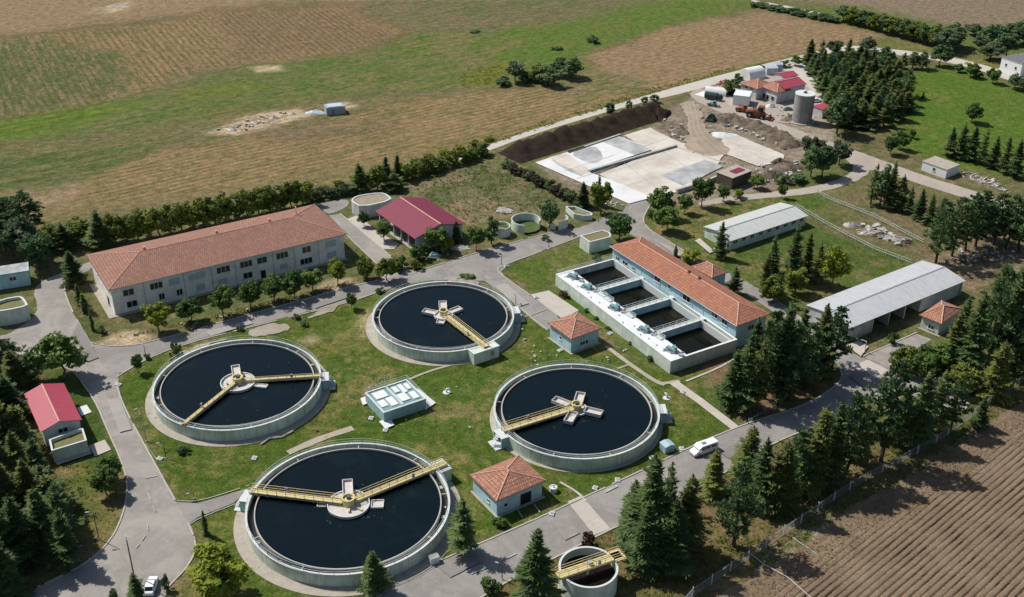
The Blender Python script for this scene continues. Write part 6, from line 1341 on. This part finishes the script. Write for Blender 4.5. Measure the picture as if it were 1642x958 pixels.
weeds('weeds', [([(655, 300), (775, 264), (950, 334), (800, 345), (760, 364)], 900), ([(830, 925), (940, 872), (1120, 790), (1250, 708), (1560, 645), (1642, 600), (1500, 716), (1225, 882), (1100, 965)], 1500), ([(1225, 888), (1365, 796), (1500, 720), (1642, 615), (1642, 640), (1510, 740), (1370, 812), (1235, 905)], 700), ([(155, 552), (200, 540), (610, 440), (420, 497)], 500)], 'hedge', .15, .45)
weeds('roadside_weeds', [([(500, 312), (640, 281), (770, 240), (860, 209), (1050, 150), (1180, 112), (1180, 107), (1040, 143), (860, 198), (770, 228), (600, 282)], 1500), ([(740, 114), (826, 102), (812, 136), (738, 138)], 130)], 'yellowleaf', .25, .6)
weeds('dry_weeds', [([(880, 330), (950, 330), (1000, 340), (960, 356)], 80), ([(90, 752), (150, 735), (195, 770), (170, 860), (140, 880), (120, 820)], 60), ([(60, 590), (75, 700), (100, 800), (130, 880), (20, 940), (0, 700)], 500)], 'brownleaf', .15, .4)
# ------------------------------------------------------------------ fences
def fence(name, label, px, h, step, postm, wirem, wires=(.15, .5, .85, 1.), vert=.28, rr=.018):
    pts = [G(*p) for p in px]; t = thing(name, label, 'fence', pts[0]); o0_ = pts[0]; wm = MB(); posts = 0
    for a_, b_ in zip(pts, pts[1:]):
        d_ = b_-a_; k = max(1, round(d_.length/step))
        for i in range(k):
            q = a_+d_*i/k-o0_
            p_ = MB().box(-.07, .07, -.07, .07, 0, h+.15)
            p_.obox((0, .12, h+.25), (.06, .3, .06)); po_ = p_.build('post', postm, t); po_.location = q; po_.rotation_euler = (0, 0, random.uniform(-.1, .1)); posts += 1
        for w_ in wires: wm.tube(a_-o0_+Vector((0, 0, h*w_)), b_-o0_+Vector((0, 0, h*w_)), rr*1.6, 3)
        m = int(d_.length/vert)
        for i in range(m): q = a_+d_*i/m-o0_; wm.tube(q, q+Vector((0, 0, h)), rr, 3)
    wm.build('wire_mesh', wirem, t); return t
fence('perimeter_fence', 'long wire mesh fence with pale posts along the ploughed field', [(1085, 985), (1110, 958), (1228, 878), (1362, 786), (1440, 744), (1500, 712), (1592, 645), (1660, 600)], 1.9, 4.6, 'rail', 'steel')
fence('yard_fence', 'pale rail fence along the upper side of the rubble strip', [(1311, 311), (1322, 319), (1400, 350), (1480, 392)], 1.3, 3.2, 'rail', 'rail', (.5, 1.), .6, .03)
fence('yard_fence', 'pale rail fence between the right lawn and the rubble strip', [(1275, 333), (1320, 360), (1400, 402), (1462, 425)], 1.3, 3.2, 'rail', 'rail', (.5, 1.), .6, .03)
fence('yard_fence', 'low pipe fence along the verge under the conifer clump', [(1200, 680), (1240, 655), (1262, 640)], 1.0, 2.5, 'teal', 'teal', (.5, 1.), 2, .03)
# ------------------------------------------------------------------ small furniture
def lamp(label, base, top, arm=0., mat='steel', r=.09, group=None):
    h = height(base, top); t = thing('lamp_post', label, 'lamp post', G(*base), random.uniform(2, 4), group)
    MB().tube((0, 0, 0), (0, 0, h), r, 7, r*.7).build('pole', mat, t); MB().box(-.18, .18, -.18, .18, 0, .15).build('foot', 'kerb', t)
    MB().tube((0, 0, h), (.7+arm, 0, h+.12), r*.6, 5).build('arm', mat, t); MB().obox((.95+arm, 0, h+.12), (.6, .26, .14)).build('lamp_head', 'steel', t)
lamp('tall dark lamp post on the wide road at the bottom left', (217, 934), 867, mat='darksteel', r=.13); lamp('thin lamp post on the left lawn near the curb bend', (159, 866), 822, mat='darksteel')
lamp('slim post on the verge left of the left clarifier', (235, 708), 655); lamp('dark bent post at the foot of the left lawn', (266, 735), 710, mat='darksteel'); lamp('short post at the small path by the left road', (311, 800), 790, mat='darksteel'); lamp('slim post at the roadside above the lawn', (491, 500), 488); lamp('slim dark post beside the right arm of the junction', (804, 424), 407, mat='darksteel'); lamp('slim dark post by the road left of the pale tank house', (880, 397), 388, mat='darksteel'); lamp('slim dark post at the lane beside the uppermost clarifier', (827, 489), 475, mat='darksteel'); lamp('short post on the verge below the left junction', (233, 568), 556, mat='darksteel'); lamp('white post with a small head before the open grey shed', (1386, 566), 548, mat='white', r=.14); lamp('slim pole at the lower road near the bottom', (805, 930), 906, mat='darksteel'); lamp('white post standing in the field hedge', (679, 279), 264, mat='white')
# power/irrigation pipe on the field
def pipe(label, px, r, mat, z=.2):
    pts = [G(*p, z) for p in px]; tag(MB().path(pts, r, 6).build('field_pipe', mat), label, 'pipe')
pipe('long thin white pipe lying across the field corner by the fence', [(1200, 885), (1225, 905), (1262, 925), (1300, 958)], .045, 'white', .45); pipe('short white pipe running from the fence onto the field', [(1268, 860), (1285, 872), (1312, 890)], .05, 'rim', .2)
pipe('white pipe lying beside the lower edge of the left clarifier', [(418, 713), (432, 703), (452, 701), (470, 691)], .22, 'rubble'); pipe('thin pipe run on the lawn left of the clarifier', [(233, 712), (250, 735), (262, 742)], .05, 'steel', .1)
t = thing('storage_box', 'pale blue metal box with a low gable lid by the lower road', 'box', G(1069, 722), .5)
MB().box(-1.05, 1.05, -.95, .95, 0, 1.45).build('body', 'bluebin', t); MB().extr([(-1.12, 1.45), (1.12, 1.45), (1.12, 1.55), (0, 1.85), (-1.12, 1.55)], -1.02, 1.02).build('lid', 'bluebin', t); MB().box(-.4, .4, -1.0, -.94, .7, .8).build('handle', 'steel', t)
t = thing('cable_cabinet', 'white cabinet on a plinth beside the lowest clarifier', 'cabinet', G(696, 902), .45)
MB().box(-.75, .75, -.5, .5, .15, 1.25).build('body', 'white', t); MB().box(-.85, .85, -.6, .6, 1.25, 1.35).build('cap', 'steel', t); MB().box(-.9, .9, -.65, .65, 0, .15).build('plinth', 'kerb', t); MB().box(-.02, .02, -.53, -.49, .2, 1.2).build('door', 'steel', t)
t = thing('round_well', 'small round concrete well beside the lower kiosk', 'well', G(887, 788), 0)
MB().ring(.55, .75, 0, 1.0, 20).build('wall', 'rim', t); MB().disc(.56, .9, 20).build('cover', 'whitedeck', t); MB().tube((0, 0, .9), (.2, 0, 1.4), .12, 6).build('vent', 'steel', t)
for i, (x, y, lb) in enumerate(((716, 630, 'white vent pipe on the lawn right of the covered blue tank'), (1069, 639, 'white vent pipe on the lawn above the blue metal box'))):
    t = thing('vent_pipe', lb, 'vent', G(x, y), i*2.); MB().path([(0, 0, 0), (0, 0, .8), (.35, 0, 1.05), (.7, 0, .8)], .2, 8).build('pipe', 'white', t); MB().cyl(0, 0, .8, 0, .12, 16).build('base_ring', 'rim', t)
row2 = [(618, 691, 'in front of the covered blue tank'), (595, 672, 'left of the covered blue tank'), (1045, 735, 'on the verge left of the blue metal box'), (1093, 721, 'between the blue box and the parked van'), (990, 771, 'on the verge under the right clarifier'), (954, 784, 'at the kerb below the right clarifier'), (408, 736, 'on the lawn above the lowest clarifier'), (190, 618, 'at the left junction lawn corner'), (256, 737, 'at the road edge left of the lawn'), (885, 825, 'at the kerb below the lower kiosk'), (860, 478, 'at the corner of the concrete pad'), (812, 428, 'at the junction lawn tip'), (978, 536, 'beside the upper kiosk plinth'), (830, 524, 'right of the uppermost clarifier'), (898, 563, 'on the lawn below the upper kiosk'), (1095, 630, 'on the path end by the basin')]
for i, (x, y, lb) in enumerate(row2):
    t = thing('manhole_cover', 'small pale concrete manhole '+lb, 'manhole', G(x, y), random.random()*3, 'small manholes on the lawns')
    MB().box(-.55, .55, -.45, .45, 0, .28).build('plinth', 'rim', t); MB().cyl(0, 0, .36, .28, .36, 14).build('lid', 'steel', t)
# kiosk step bars
pipe('thin rail lying on the grass before the lower kiosk', [(829, 816), (838, 830)], .09, 'rubble'); pipe('second thin rail on the grass before the lower kiosk', [(856, 808), (866, 822)], .09, 'rubble')
heap('scrap_heap', 'teal tarpaulin bundle under the trees by the maroon shed', 'heap', (696, 410), 1.8, .9, 'teal', 71); heap('scrap_heap', 'white rubble pile right of the yellow bush by the shed', 'heap', (738, 398), 2.6, .7, 'rubble', 72); heap('scrap_heap', 'pale bundle before the gable of the maroon shed', 'heap', (684, 393), 1.4, .9, 'whitetent', 73)
for e in errs: print('ERR %-16s %.1f deg L %.1f W %.1f' % e)
# ------------------------------------------------------------------ light, sky, camera
S = bpy.context.scene
EL, AZ = math.radians(51), math.radians(-62)            # sun: compass angle from +Y towards +X
w = bpy.data.worlds.new('World'); S.world = w; w.use_nodes = True; nt = w.node_tree
sky = nt.nodes.new('ShaderNodeTexSky'); sky.sky_type = 'NISHITA'; sky.sun_disc = False; sky.sun_elevation = EL; sky.sun_rotation = AZ % (2*math.pi); sky.air_density = 1.0; sky.dust_density = 1.2
bg = nt.nodes['Background']; nt.links.new(sky.outputs[0], bg.inputs[0]); bg.inputs[1].default_value = .085
sd = bpy.data.lights.new('sun', 'SUN'); sd.energy = 4.7; sd.angle = math.radians(.5); sd.color = (1, .95, .87)
so = bpy.data.objects.new('sun', sd); C.objects.link(so)
sv = Vector((math.sin(AZ)*math.cos(EL), math.cos(AZ)*math.cos(EL), math.sin(EL))); so.rotation_euler = sv.to_track_quat('Z', 'Y').to_euler(); so.location = sv*300
cd = bpy.data.cameras.new('camera'); co = bpy.data.objects.new('camera', cd); C.objects.link(co); S.camera = co
cd.sensor_fit = 'HORIZONTAL'; cd.sensor_width = 36; cd.lens = F/W0*36; cd.clip_end = 8000; cd.clip_start = 1
mt = Matrix((RT, UP, -FWD)).transposed().to_4x4(); mt.translation = Vector((0, 0, HC)); co.matrix_world = mt
S.view_settings.view_transform = 'Standard'; S.view_settings.look = 'None'; S.view_settings.exposure = .1; S.view_settings.gamma = 1
S.render.resolution_x, S.render.resolution_y = 1024, 597
try: S.cycles.use_denoising = True
except Exception: pass
